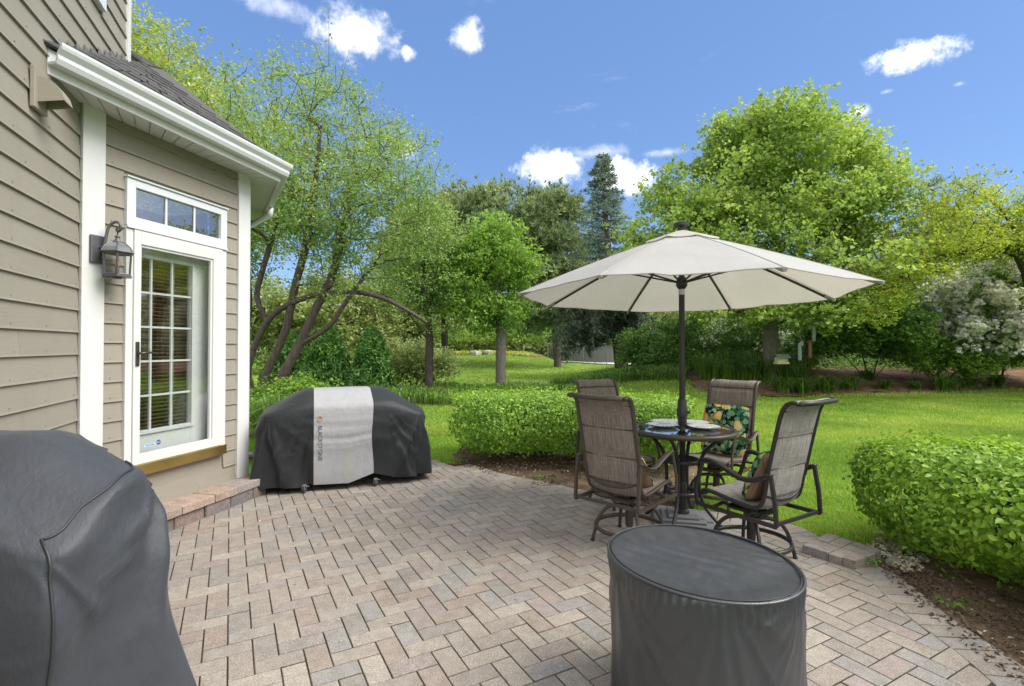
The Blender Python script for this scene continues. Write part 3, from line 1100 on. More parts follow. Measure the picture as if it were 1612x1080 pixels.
# lever handle
hz = 1.45 - .055
mb = MB()
wall_box(mb, C0, D2, N2, DS0 + .044, DS0 + .074, hz - .10, hz + .09, .046, .056)
pl = mb.build('handle_plate', M['lever'], door, bevel=.006)
p0 = C0 + D2 * (DS0 + .06) + Vector((0, 0, hz))
mb = MB().tube([loc_(p0 + N2 * .05), loc_(p0 + N2 * .095)], .011, 10)
mb.tube([loc_(p0 + N2 * .092 + D2 * s + Vector((0, 0, zz))) for s, zz in ((-.01, 0), (.03, .002), (.07, .006), (.11, .0), (.135, -.008))], [.010, .010, .009, .008, .007], 8)
mb.build('handle', M['lever'], door, smooth=True)
# alarm company sticker low on the glass
sp = C0 + N2 * .0205
mb = MB()
wall_box(mb, sp, D2, N2, DS0 + .15, DS0 + .245, .655, .672, 0, .0008)
mb.build('sticker', M['sticker_pale'], door)
cc = C0 + D2 * (DS0 + .275) + N2 * .0208 + Vector((0, 0, .672))
pts = [cc + D2 * (.021 * math.cos(a)) + Vector((0, 0, .021 * math.sin(a))) for a in [2 * PI * (k + .5) / 8 for k in range(8)]]
mb = MB()
mb.add([loc_(p) for p in pts] + [loc_(p + N2 * .0008) for p in pts], [tuple(range(8)), tuple(range(15, 7, -1))] + [(i, (i + 1) % 8, 8 + (i + 1) % 8, 8 + i) for i in range(8)])
mb.build('sticker', M['sticker_blue'], door)


def lettering(text, size, name, mat, parent, origin, ex, ey, ez, depth=.0006, warp=None, align='CENTER'):
    cu = bpy.data.curves.new(name, 'FONT')
    cu.body = text
    cu.size = size
    cu.align_x = align
    cu.align_y = 'CENTER'
    cu.extrude = depth
    to = bpy.data.objects.new(name, cu)
    COL.objects.link(to)
    dg = bpy.context.evaluated_depsgraph_get()
    dg.update()
    me = bpy.data.meshes.new_from_object(to.evaluated_get(dg))
    bpy.data.objects.remove(to)
    bpy.data.curves.remove(cu)
    for v in me.vertices:
        p = v.co
        if warp: v.co = warp(p.x, p.y, p.z)
        else: v.co = origin + ex * p.x + ey * p.y + ez * p.z
    me.materials.clear()
    me.materials.append(mat)
    me.name = name
    o = bpy.data.objects.new(name, me)
    return link(o, parent)


lettering('ADT', .019, 'lettering', M['vinyl'], door, loc_(cc + N2 * .0016), D2, Vector((0, 0, 1)), N2)
lettering('MONITORED', .0125, 'lettering', M['sticker_blue'], door, loc_(sp + D2 * (DS0 + .1975) + Vector((0, 0, .6635)) + N2 * .0012), D2, Vector((0, 0, 1)), N2)

# soffit, fascia, gutter and hipped roof of the bay
OV = .275
ZS = 3.15
E1o = C0 + N2 * OV


def isect(p, d, q, e):
    a = Matrix(((d.x, -e.x), (d.y, -e.y))).inverted() @ Vector((q.x - p.x, q.y - p.y))
    return p + d * a[0]


P1 = isect(E1o, D2, C1 + N3 * OV, D3)
P0 = isect(E1o, D2, C0 + N1 * .0, D1)
P2 = P1 + D3 * 2.05
D4 = Vector((-.95, .3, 0)).normalized()
# soffit panels
npan = 15
LE = (P1 - P0).length
B0 = C0
for k in range(npan):
    a, b = k / npan, (k + 1) / npan
    g = .006
    w0, w1 = C0.lerp(C1, a + g * .5), C0.lerp(C1, b - g * .5)
    e0, e1 = P0.lerp(P1, a + g * .5), P0.lerp(P1, b - g * .5)
    mb = MB()
    q_ = [w0, w1, e1, e0]
    mb.add([loc_(p + Vector((0, 0, ZS))) for p in q_] + [loc_(p + Vector((0, 0, ZS + .012))) for p in q_],
           [(0, 1, 2, 3), (7, 6, 5, 4), (0, 4, 5, 1), (1, 5, 6, 2), (2, 6, 7, 3), (3, 7, 4, 0)])
    if k in (6, 7, 8):                                      # perforated vent strips
        for r in range(7):
            for c_ in range(3):
                u, v = .25 + .25 * c_, .2 + .09 * r
                pc = w0.lerp(w1, u).lerp(e0.lerp(e1, u), v) + Vector((0, 0, ZS - .001))
                mb.box(loc_(pc), (.012, .004, .003), rz=math.atan2(D2.y, D2.x))
    mb.build('soffit_panel', M['soffit'], house)
mb = MB()
mb.add([loc_(p + Vector((0, 0, ZS + .014))) for p in (C0, C1, P1, P0)] + [loc_(p + Vector((0, 0, ZS + .016))) for p in (C0, C1, P1, P0)],
       [(0, 1, 2, 3), (7, 6, 5, 4), (0, 4, 5, 1), (1, 5, 6, 2), (2, 6, 7, 3), (3, 7, 4, 0)])
mb.build('soffit_backing', M['soffit'], house)
for k in range(8):
    a, b = k / 8, (k + 1) / 8
    w0, w1 = C1 + D3 * (2.0 * a + .004), C1 + D3 * (2.0 * b - .004)
    e0, e1 = P1.lerp(P2, a + .002), P1.lerp(P2, b - .002)
    mb = MB()
    q_ = [w0, w1, e1, e0]
    mb.add([loc_(p + Vector((0, 0, ZS))) for p in q_] + [loc_(p + Vector((0, 0, ZS + .012))) for p in q_],
           [(0, 1, 2, 3), (7, 6, 5, 4), (0, 4, 5, 1), (1, 5, 6, 2), (2, 6, 7, 3), (3, 7, 4, 0)])
    mb.build('soffit_panel', M['soffit'], house)


def eave_sweep(prof, name, mat, ext=.0):
    """profile (outward, z) carried along the two eaves with a mitre"""
    rows = []
    mit = (N2 + N3).normalized()
    mlen = 1 / mit.dot(N2)
    s = P0 - D2 * ext
    for base, n, l in ((s, N2, 1), (P1, mit, mlen), (P2, N3, 1)):
        rows.append([loc_(base + n * (o * l) + Vector((0, 0, z))) for o, z in prof])
    mb = MB().grid([list(r) + [r[0]] for r in rows])
    mb.f.append(tuple(range(len(prof))))
    return mb.build(name, mat, house)


eave_sweep([(0, ZS - .035), (.018, ZS - .035), (.018, ZS + .12), (0, ZS + .12)], 'fascia', M['trim'])
gut = eave_sweep([(.020, ZS + .02), (.085, ZS + .02), (.100, ZS + .050), (.098, ZS + .075), (.125, ZS + .105), (.132, ZS + .125),
                  (.132, ZS + .140), (.118, ZS + .140), (.112, ZS + .118), (.090, ZS + .085), (.08, ZS + .035), (.020, ZS + .035)], 'gutter', M['gutter'])
# downspout behind the bay corner and its kick-out at the ground
dsp = C1 + D3 * .42 + N3 * .06
mb = MB().tube([loc_(P1 + D3 * 1.35 + N3 * .06 + Vector((0, 0, ZS + .02))), loc_(P1 + D3 * 1.35 + N3 * .06 + Vector((0, 0, ZS - .06))),
                loc_(C1 + D3 * 1.55 + N3 * .07 + Vector((0, 0, ZS - .22))), loc_(C1 + D3 * 1.55 + N3 * .07 + Vector((0, 0, .3)))], .042, 8)
mb.build('downspout', M['gutter'], house, smooth=True)
ke = atY(386, 715, 5.6)
mb = MB().tube([loc_(ke + Vector((-.10, .05, .22))), loc_(ke + Vector((-.09, .04, .06))), loc_(ke + Vector((-.03, .0, .0))), loc_(ke + Vector((.09, -.03, -.015)))], .036, 8)
mb.build('downspout', M['gutter'], house, smooth=True)
# roof
hipd = (-D2 + D3).normalized()
SL = .80
AP = P1 + hipd * 1.62
perp = (P1 - AP).dot(N2)
ZE = ZS + .125
apz = ZE + SL * perp


def roof_plane(a, b, apex, apexz, n, ncourse, flat_end=None):
    """shingle courses from eave a-b up towards the apex"""
    for k in range(ncourse):
        t0, t1 = k / ncourse, (k + 1.25) / ncourse
        t1 = min(t1, .999)
        L0, R0 = a.lerp(flat_end or apex, t0), b.lerp(apex, t0)
        L1, R1 = a.lerp(flat_end or apex, t1), b.lerp(apex, t1)
        z0 = ZE + (apexz - ZE) * t0 + .022
        z1 = ZE + (apexz - ZE) * t1 + .008
        # individual tabs, slightly uneven at the butt
        nt = max(2, int((R0 - L0).length / .17))
        mb = MB()
        for q in range(nt):
            u0, u1 = q / nt + .006, (q + 1) / nt - .006
            dz = HR.uniform(-.003, .003)
            p = [L0.lerp(R0, u0), L0.lerp(R0, u1), L1.lerp(R1, u1), L1.lerp(R1, u0)]
            zz = [z0 + dz, z0 + dz, z1, z1]
            mb.add([loc_(pp + Vector((0, 0, z))) for pp, z in zip(p, zz)] + [loc_(pp + Vector((0, 0, z - .009))) for pp, z in zip(p, zz)],
                   [(0, 1, 2, 3), (7, 6, 5, 4), (0, 4, 5, 1), (1, 5, 6, 2), (2, 6, 7, 3), (3, 7, 4, 0)])
        mb.build('shingle_course', M['shingle'], house)


eo = .05
Pa, Pb = P0 + N2 * eo - D2 * .1, P1 + (N2 + N3).normalized() * eo
# the plane over the door runs up to the main wall; its left edge follows the wall
wl = isect(AP, D2, C0 + N1 * .01, D1)
roof_plane(Pa, Pb, AP, apz, N2, 13, flat_end=wl)
ap3 = AP + D3 * .25
roof_plane(Pb, P2 + N3 * eo, AP, apz, N3, 13, flat_end=None)
deck = MB()
deck.add([loc_(Pa + Vector((0, 0, ZE))), loc_(Pb + Vector((0, 0, ZE))), loc_(P2 + N3 * eo + Vector((0, 0, ZE))), loc_(AP + Vector((0, 0, apz - .004))), loc_(wl + Vector((0, 0, apz - .004)))],
         [(0, 1, 3, 4), (1, 2, 3)])
deck.build('roof', M['shingle'], house)
# step flashing up the main wall
for k in range(9):
    s = .24 - k * .13
    zf = ZE + SL * max(0, (P1 - (C0 + D1 * s)).dot(N2)) + .02
    mb = MB()
    wall_box(mb, C0, D1, N1, s - .14, s, zf - .02, zf + .055, .022 + .0015 * (k % 2), .026 + .0015 * (k % 2))
    mb.build('flashing', M['flashing'], house)
# dryer vent hood on the main wall
vb = MB()
wall_box(vb, C0, D1, N1, .56, .72, 2.82, 3.06, .02, .045)
vent = vb.build('vent_hood', M['siding'], house, bevel=.004)
s0, s1 = .575, .69
prof = [(.045, 3.05), (.085, 3.045), (.125, 3.02), (.155, 2.98), (.170, 2.93), (.164, 2.93), (.146, 2.975), (.118, 3.010), (.08, 3.035), (.045, 3.04)]
mb = MB()
prof = [(o, z - .04) for o, z in prof]
rows = [[loc_(C0 + D1 * s + N1 * o + Vector((0, 0, z))) for o, z in prof] for s in (s0, s1)]
mb.grid([r + [r[0]] for r in rows])
for s in (s0, s1):                                           # cheeks
    side = [(.045, 3.01), (.085, 3.005), (.125, 2.98), (.155, 2.94), (.170, 2.89), (.045, 2.86)]
    vs = [loc_(C0 + D1 * (s - .002) + N1 * o + Vector((0, 0, z))) for o, z in side] + [loc_(C0 + D1 * (s + .002) + N1 * o + Vector((0, 0, z))) for o, z in side]
    mb.add(vs, [tuple(range(6)), tuple(range(11, 5, -1))] + [(i, (i + 1) % 6, 6 + (i + 1) % 6, 6 + i) for i in range(6)])
mb.build('vent_cowl', M['siding'], vent)

# stone step
step = thing('door_step', 'low stone step with pinkish caps below the white door', 'step', tuple(C0))
SD = .27
s = .05
SR = random.Random(4)
wid = [.30, .28, .33, .26, .31, .29]
ks = 0
while s < L2 - .02:
    w = min(wid[ks % 6], L2 + .02 - s)
    if w < .06: break
    mb = MB()
    wall_box(mb, C0, D2, N2, s + .002, s + w - .002, .105, .172 + SR.uniform(-.002, .002), .024, SD + SR.uniform(-.004, .004))
    mb.build('cap_stone', M['step_cap'], step, bevel=.006)
    s += w
    ks += 1
s, ks = .02, 2
while s < L2 - .04:
    w = min(wid[ks % 6] * .95, L2 - s)
    if w < .06: break
    mb = MB()
    wall_box(mb, C0, D2, N2, s + .003, s + w - .003, -.03, .103, .024, SD - .02 + SR.uniform(-.012, .008))
    mb.build('base_stone', M['step_stone'], step, bevel=.014)
    s += w
    ks += 1

# wall lantern
LP = C0 + D2 * .168 + N2 * .034
lp = atY(157, 388, (C0 + D2 * .15).y)
lamp = thing('wall_lantern', 'pewter carriage lantern with scroll arm on the white corner board', 'lantern', (LP.x, LP.y, lp.z - .02), math.atan2(N2.y, N2.x))
# local frame: x outward from wall, y along wall (away), z up
mb = MB().box((.010, -.06, -.01), (.022, .10, .20))
mb.build('back_plate', M['lantern'], lamp, bevel=.008)
cx, cy = .100, .015
arm = catmull([(.02, -.05, .0), (.045, -.04, .02), (.055, -.03, .10), (.068, -.02, .165), (.10, .0, .195), (.125, .01, .18), (.128, .016, .150), (.108, .015, .130), (.092, .012, .142), (.102, .014, .158)], 5)
MB().tube(arm, [.010] * (len(arm) - 12) + [.010 - .0004 * k for k in range(12)], 8).build('scroll_arm', M['lantern'], lamp, smooth=True)
MB().lathe([(.004, .125), (.006, .10), (.020, .092), (.012, .085), (.016, .07), (.028, .058), (.03, .05)], (cx, cy, 0), 16).build('finial', M['lantern'], lamp, smooth=True)
hexa = lambda r, z, n=6: [(cx + r * math.cos(2 * PI * k / n + .35), cy + r * math.sin(2 * PI * k / n + .35), z) for k in range(n)]
rings = [hexa(.03, .052), hexa(.055, .040), hexa(.085, .012), hexa(.105, -.025)]
MB().grid(rings, closed_u=True).build('roof_glass', M['lamp_roof'], lamp)
rb = MB()
for k in range(6): rb.tube([r[k] for r in rings], .005, 6)
for r in (rings[0], rings[-1]): rb.tube(r, .007, 6, closed=True)
rb.build('roof_ribs', M['lantern'], lamp)
top, bot = hexa(.092, -.032), hexa(.084, -.185)
MB().grid([top, bot], closed_u=True).build('lantern_glass', M['lamp_glass'], lamp)
cg = MB()
for k in range(6): cg.tube([top[k], bot[k]], .0075, 6)
cg.tube(top, .006, 6, closed=True)
cg.tube(bot, .007, 6, closed=True)
cg.prism([(p[0], p[1]) for p in hexa(.098, 0)], -.202, -.190)
cg.prism([(p[0], p[1]) for p in hexa(.03, 0)], -.214, -.203)
cg.build('cage', M['lantern'], lamp)
MB().lathe([(.012, -.19), (.012, -.13), (.010, -.128)], (cx, cy, 0), 12).build('candle', M['lantern'], lamp, smooth=True)
MB().lathe([(.010, -.128), (.017, -.105), (.013, -.08), (.003, -.055)], (cx, cy, 0), 12).build('bulb', M['bulb'], lamp, smooth=True)


# ------------------------------------------------------------------ draped covers
def cover_surface(outline, ztop, hem, folds, nth=160, nside=26, ntop=14, round_=.05):
    """outline(th)->Vector2 at floor level flare 0..1; returns rows of points from the hem up over the top"""
    rows = []
    cen = sum((outline(2 * PI * k / 64, 0) for k in range(64)), Vector((0, 0))) / 64
    for r in range(nside + 1):
        h = r / nside                                        # 0 at hem .. 1 at top edge
        row = []
        for k in range(nth):
            th = 2 * PI * k / nth
            p = outline(th, 1 - h)
            zt = ztop(p)
            zh = hem(th)
            z = zh + (zt - zh) * h
            nrm = (p - cen).normalized()
            d = folds(th, h, p, z)
            inset = round_ * (1 - math.sqrt(max(0, 1 - max(0, (h - .88) / .12) ** 2)))
            p = p + nrm * (d - inset * .6)
            row.append(Vector((p.x, p.y, z)))
        rows.append(row)
    rim = rows[-1]
    for r in range(1, ntop + 1):
        t = r / ntop
        row = []
        for k in range(nth):
            p = rim[k].to_2d().lerp(cen, t * .995)
            z = ztop(p) + round_ * .35 * min(1, t * 5)
            w = (float(fbm(np.array([p.x * 7, p.y * 7, 3.1]), 3)) - .5) * .012
            row.append(Vector((p.x, p.y, z + w)))
        rows.append(row)
    return rows


def rrect(hx, hy, rad, th):
    """rounded rectangle by perimeter parameter"""
    k = 2.0 / max(.05, rad)
    c, s = math.cos(th), math.sin(th)
    e = 2 / rad
    return Vector((hx * math.copysign(abs(c) ** e, c), hy * math.copysign(abs(s) ** e, s)))


def fan(dx, dz, k, seed, amp):
    """folds radiating from a pulled corner: dx along the cloth, dz downwards"""
    r = math.hypot(dx, dz)
    phi = math.atan2(dx, dz + 1e-4)
    n = float(vnoise(np.array([phi * k + seed * 3.1, seed, .5 + r * .6])))
    rdg = 1 - abs(2 * n - 1)
    return amp * (rdg ** 2.2 - .32) * min(1, r / .22)


# the griddle cover by the lawn
fl, fr = at(403, 770, .08), at(678, 745, .08)
gd = (fr - fl).to_2d()
GL = gd.length
gd.normalize()
gn = Vector((-gd.y, gd.x))                                   # towards the back
GD = .72
gc = fl.to_2d() + gd * GL / 2 + gn * GD / 2
grid_o = thing('grill_cover', 'wide black griddle cover with pale centre panel beside the house corner', 'grill cover', (gc.x, gc.y, 0), math.atan2(gd.y, gd.x))


def g_out(th, flare):
    s = .5 + .5 * flare
    p = rrect(GL / 2 - .03 + .045 * flare, GD / 2 - .015 + .03 * flare, 7.5, th)
    if p.x < -GL / 2 + .3: p = p + Vector((-.05 * flare, 0))
    return p


def g_top(p):
    u = p.x / (GL / 2)
    back = np.clip((p.y / (GD / 2) + 1) / 1.35, 0, 1)
    cenz = .865 + .115 * float(sstep(back, 0, .75))
    zl = .775 + .02 * back
    zr = .725 + .03 * back
    w = float(sstep(u, -1.0, -.42)) if u < 0 else float(1 - sstep(u, .40, 1.0))
    lo = zl if u < 0 else zr
    edge = .018 * float(sstep(abs(p.y) / (GD / 2), .8, 1.0))
    return lo + (cenz - lo) * w - edge


def g_hem(th):
    p = rrect(GL / 2, GD / 2, 7.5, th)
    u = p.x / GL + .5
    z = .055 + .02 * math.sin(u * 9 + 1)
    if p.y < 0:
        z += .045 * math.exp(-((u - .285) / .03) ** 2) + .045 * math.exp(-((u - .70) / .03) ** 2)
        z += .085 * math.exp(-((u - .60) / .085) ** 2) + .03 * math.exp(-((u - .95) / .06) ** 2)
    return z


def g_fold(th, h, p, z):
    q = np.array([p.x * 3.2 + p.y * 2, z * 1.3, p.y * 3])
    d = (float(fbm(q, 3)) - .5) * .07 * (1 - .35 * h)
    d += (float(vnoise(np.array([p.x * 8 + p.y * 5, z * 3.0 + 4, p.y * 7]))) - .5) * .022 * (1 - h * .5)
    # folds pulled from the shoulders and the edge of the hood
    if p.y < .1:
        u = p.x
        for (x0, z0, kk, sd, am) in ((-.74, .80, 4.2, 1.0, .075), (-.30, .88, 5.0, 6.0, .06), (.34, .88, 5.0, 9.0, .06), (.76, .75, 4.4, 3.0, .07)):
            dx = u - x0
            d += fan(dx, z0 - z, kk, sd, am) * math.exp(-(dx / .34) ** 2) * min(1, (1 - h) * 3)
        d += .02 * (1 - h) ** 1.2 * math.sin(u * 22 + 2 * math.sin(z * 6)) * (abs(u) > .3)
    # upright folds under the pale panel
    if p.y < 0 and abs(p.x) < .42:
        d += .016 * math.sin(p.x * 21 + .8 * math.sin(z * 4)) * (1 - h) ** .6 + .010 * math.sin(p.x * 47 + 1.5 * math.sin(z * 3)) * (1 - h)
    return d


rows = cover_surface(g_out, g_top, g_hem, g_fold, 220, 40, 16, .035)
V_ = np.array([[tuple(p) for p in r] for r in rows])
nr, nc = V_.shape[:2]
idx = np.arange(nr * nc).reshape(nr, nc)
F_ = np.stack([idx[:-1], np.roll(idx, -1, 1)[:-1], np.roll(idx, -1, 1)[1:], idx[1:]], -1).reshape(-1, 4)
vv = V_.reshape(-1, 3)
fc = vv[F_].mean(1)
UL, UR = -GL / 2 + .515, -GL / 2 + 1.085
wob = .012 * np.sin(fc[:, 2] * 9)
light = (fc[:, 0] > UL) & (fc[:, 0] < UR + wob * 2)


def sub_mesh(name, vv, f, mat, parent):
    used = np.unique(f)
    rm = -np.ones(len(vv), int)
    rm[used] = np.arange(len(used))
    return np_mesh(name, vv[used], rm[f], mat, parent, smooth=True)


# snap the seam columns so that the colour border runs clean
def snap(vv, F, mask, xs):
    edgev = np.intersect1d(np.unique(F[mask]), np.unique(F[~mask]))
    for i in edgev:
        x = vv[i, 0]
        t = UL if abs(x - UL) < abs(x - UR) else UR + .024 * math.sin(vv[i, 2] * 9) * .4
        vv[i, 0] = t
    return vv


vv = snap(vv.copy(), F_, light, None)
sub_mesh('side_cloth', vv, F_[~light], M['cover_dark'], grid_o)
sub_mesh('centre_panel', vv, F_[light], M['cover_light'], grid_o)
from mathutils.bvhtree import BVHTree
cover_bvh = BVHTree.FromPolygons([tuple(p) for p in vv], [tuple(int(i) for i in f) for f in F_])


def on_front(x, z):
    hit = cover_bvh.ray_cast(Vector((x, -3, z)), Vector((0, 1, 0)))
    return hit[0].y if hit[0] is not None else -.36


tx = UL + .058


def warp(x, y, z):
    # letters read downwards
    px_, pz_ = tx + y, .482 - x
    return Vector((px_, on_front(px_, pz_) - .003 - z, pz_))


lettering('BLACKSTONE', .056, 'lettering', M['print_dark'], grid_o, None, None, None, None, warp=warp)
rg = MB()
for a0, a1 in ((.3, 3.0), (3.5, 6.1)):
    pts = [(tx - .002 + .024 * math.cos(a), .722 + .024 * math.sin(a)) for a in np.linspace(a0, a1, 12)]
    rg.tube([(x, on_front(x, z) - .002, z) for x, z in pts], .006, 6, flat=.5)
rg.tube([(x, on_front(x, z) - .002, z) for x, z in ((tx - .015, .712), (tx, .724), (tx + .012, .730))], .005, 6)
rg.build('emblem', M['print_gold'], grid_o)
mb = MB()
zs = np.linspace(.10, .80, 18)
mb.tube([(UL - .035, on_front(UL - .035, z) - .004, z) for z in zs if z < .58], .004, 6)
mb.build('seam', M['piping'], grid_o)
for (x, y) in ((UL - .085, -GD / 2 - .005), (UR + .03, -GD / 2 + .0), (-GL / 2 + .37, GD / 2 - .1), (GL / 2 - .3, GD / 2 - .1)):
    w = MB()
    pts = [(x, y + .03 * math.cos(a), .032 + .03 * math.sin(a)) for a in np.linspace(0, 2 * PI, 16, endpoint=False)]
    w.tube(pts, .010, 6, closed=True)
    w.tube([(x - .012, y, .034), (x + .012, y, .034)], .022, 12)
    wh = w.build('caster', M['rubber'], grid_o, smooth=True)
    MB().box((x, y + .01, .078), (.034, .05, .016)).box((x - .018, y, .055), (.004, .034, .05)).box((x + .018, y, .055), (.004, .034, .05)).box((x + .03, y - .02, .07), (.03, .02, .006)).build('caster_fork', M['chrome'], wh)

# the near grill under its cover, at the left edge of the picture
NX0, NX1, NY0, NY1 = -2.62, -1.515, 1.72, 2.22
ncx, ncy = (NX0 + NX1) / 2, (NY0 + NY1) / 2
near = thing('grill_cover', 'charcoal grill cover with a dark piped seam near the siding at lower left', 'grill cover', (ncx, ncy, 0))
HX, HY = (NX1 - NX0) / 2, (NY1 - NY0) / 2


def n_out(th, flare):
    p = rrect(HX + .02 * flare, HY, 6.5, th)
    # the tail of the right end kicks outward at the back
    bk = float(sstep(p.y / HY, -.5, 1)) * float(sstep(p.x / HX, .2, 1))
    return p + Vector((.22 * flare ** 1.3 * bk, .0)) + Vector((0, -.02 * flare if p.y < 0 else -.02 * flare))


def n_top(p):
    u, v = p.x / HX, p.y / HY
    w = 1 - float(sstep(u, .18, 1.02))
    back = .930 + .155 * w
    fro = .74 + .16 * w
    t = float(sstep(v, -1.05, .35))
    return fro + (back - fro) * t


def n_fold(th, h, p, z):
    d = (float(fbm(np.array([p.x * 2.6 + p.y * 3.4, z * 1.1 + 2, p.y * 2.0]), 2)) - .5) * .11 * (1 - .45 * h)
    # folds fan down from the two top corners of the end panel
    if p.x > HX - .25:
        for (y0, z0, kk, sd, am) in ((HY, .93, 4.0, 2.0, .055), (-HY, .76, 3.6, 8.0, .04)):
            dy = p.y - y0
            d += fan(dy, z0 - z, kk, sd, am) * math.exp(-(dy / .45) ** 2)
    else:
        for (x0, z0, kk, sd, am) in ((HX, .78, 3.6, 5.0, .05), (.0, .95, 3.0, 4.0, .05)):
            dx = p.x - x0
            d += fan(dx, z0 - z, kk, sd, am) * math.exp(-(dx / .5) ** 2)
    return d


rows = cover_surface(n_out, n_top, lambda th: -.0 + .02, n_fold, 200, 44, 18, .05)
MB().grid(rows, closed_u=True).build('cloth', M['cover_grey'], near, smooth=True)
# piped seam: from the far top corner along the shoulder, then down the near corner
ang = [k for k in range(200)]
ci = min(range(200), key=lambda k: (Vector((rows[30][k].x, rows[30][k].y)) - Vector((HX, HY))).length)
cj = min(range(200), key=lambda k: (Vector((rows[30][k].x, rows[30][k].y)) - Vector((HX, -HY))).length)
pts = [rows[44][ci] * 1.0]
seq = list(range(ci, cj - 1, -1)) if ci > cj else list(range(ci, cj - 200 - 1, -1))
pts = [rows[45][k % 200] + Vector((0, 0, .004)) for k in seq]
pts += [rows[r][cj] + Vector((.003, -.003, 0)) for r in range(43, -1, -2)]
MB().tube(pts, .0048, 6).build('seam', M['seam_grey'], near, smooth=True)

# round cover in the foreground
rc = at(1107, 888, .60)
RC = Vector((.752, 2.085))
rnd_o = thing('round_table_cover', 'dark round fitted vinyl cover over a drum-shaped patio table in front', 'table cover', (RC.x, RC.y, 0))
RR, RZ = .362, .60


R1, R2 = .385, .338
RAX = Vector((.478, -.878))
RAY = Vector((.878, .478))


def r_out(th, flare):
    k = 1 - .07 * max(0, flare)
    return RAX * (R1 * k * math.cos(th)) + RAY * (R2 * k * math.sin(th))


def r_fold(th, h, p, z):
    a = (1 - h)
    n1 = float(vnoise(np.array([math.cos(th) * 2.2 + 9 + z * 1.2, math.sin(th) * 2.2 + 9, z * .6])))
    d = .085 * (n1 - .5) * a ** .7
    for (t0, kk, sd) in ((-1.9, 5.0, 2.0), (.35, 6.0, 7.0), (2.4, 5.0, 4.0), (-.7, 6.0, 11.0)):
        dt = (th - t0 + PI) % (2 * PI) - PI
        d += .40 * fan(dt * .36, a * .55 + .02, kk, sd, .035) * math.exp(-(dt / .75) ** 2)
    gather = float(sstep(h, .80, .93)) * (1 - float(sstep(h, .95, 1)))
    d += .004 * math.sin(th * 70) * gather
    return d


rows = cover_surface(r_out, lambda p: RZ + (-.012 + .016 * (float(fbm(np.array([p.x * 5, p.y * 5, 8.0]), 3)) - .5)) * min(1, 4 * max(0, 1 - p.length / RR)) + 0.0065 * math.sin((p.x * 1.0 + p.y * .55) * 62 + 5 * math.sin(p.y * 9)) * min(1, 4 * max(0, 1 - p.length / RR)) * float(vnoise(np.array([p.x * 6, p.y * 6, 2.0]))), lambda th: .03, r_fold, 260, 40, 20, .008)
MB().grid(rows, closed_u=True).build('cloth', M['cover_round'], rnd_o, smooth=True)
MB().tube([(*(RAX * R1 * math.cos(a) + RAY * R2 * math.sin(a)), RZ - .002) for a in np.linspace(0, 2 * PI, 96, endpoint=False)], .0062, 8, closed=True).build('piping', M['cover_round'], rnd_o, smooth=True)
MB().tube([(*(RAX * R1 * .972 * math.cos(a) + RAY * R2 * .972 * math.sin(a)), RZ + .0035) for a in np.linspace(0, 2 * PI, 96, endpoint=False)], .0028, 6, closed=True).build('seam', M['piping'], rnd_o, smooth=True)

# ------------------------------------------------------------------ table, umbrella, chairs
TX, TY = 1.42, 4.30
TZ = .765
table = thing('patio_table', 'round glass-topped dark metal dining table under the cream umbrella', 'table', (TX, TY, 0))
TR = .425
MB().lathe([(.035, TZ - .008), (TR - .02, TZ - .008), (TR - .02, TZ), (.035, TZ)], (0, 0, 0), 64).build('glass_top', M['table_glass'], table)
rim = []
MB().lathe([(TR - .03, TZ - .03), (TR - .004, TZ - .034), (TR + .006, TZ - .018), (TR + .004, TZ), (TR - .010, TZ + .007), (TR - .026, TZ + .006), (TR - .03, TZ - .002)], (0, 0, 0), 72).build('rim', M['metal_brown'], table, smooth=True)
MB().lathe([(.034, TZ - .012), (.040, TZ + .004), (.030, TZ + .007)], (0, 0, 0), 24).build('pole_bush', M['metal'], table, smooth=True)
for k in range(4):
    a = PI / 4 + k * PI / 2 + .2
    c, s_ = math.cos(a), math.sin(a)
    pts = catmull([(.35, TZ - .03), (.27, .68), (.175, .58), (.138, .46), (.135, .30), (.17, .16), (.26, .05), (.31, .006)], 4)
    MB().tube([(p.x * c, p.x * s_, p.y) for p in pts], .015, 8).build('leg', M['metal'], table, smooth=True)
for (r, z) in ((.125, .50), (.125, .24)):
    MB().tube([(r * math.cos(a), r * math.sin(a), z) for a in np.linspace(0, 2 * PI, 40, endpoint=False)], .013, 8, flat=1.6, closed=True).build('ring', M['metal'], table, smooth=True)


def scallop(a, r):
    return 1 + (.035 * math.cos(a * 18) if r > .09 else 0)


plate0 = None
PLAB = ['white scalloped plate on the glass table, nearest left of the umbrella pole',
        'white scalloped plate on the glass table, nearest right of the umbrella pole',
        'white scalloped plate at far right of the pole, before the lemon cushion',
        'white scalloped plate at far left of the pole, towards the hedge']
for k, (px, py) in enumerate(((1043, 671), (1108, 674), (1103, 664), (1036, 662.5))):
    p = at(px, py, TZ + .006)
    d = Vector((p.x - TX, p.y - TY))
    d = d.normalized() * min(d.length, TR - .16)
    if plate0 is None:
        mb = MB().lathe([(.055, .0), (.065, .004), (.085, .006), (.125, .017), (.128, .020), (.120, .0195), (.085, .0105), (.06, .008)], (0, 0, 0), 108, rfun=scallop)
        mb.lathe([(.06, .0085), (.055, .014), (.02, .016)], (0, 0, 0), 24, rfun=lambda a, r: 1)
        for j in range(36):
            a = 2 * PI * j / 36
            mb.box((.108 * math.cos(a), .108 * math.sin(a), .018), (.010, .005, .004), rz=a)
        o = plate0 = mb.build('plate', M['plate'], None, smooth=True, autosmooth=40)
    else:
        o = plate0.copy()
        link(o)
    o.location = (TX + d.x, TY + d.y, TZ + .006)
    o.rotation_euler = (0, 0, k * .9)
    tag(o, PLAB[k], 'plate', 'plates set on the glass table')

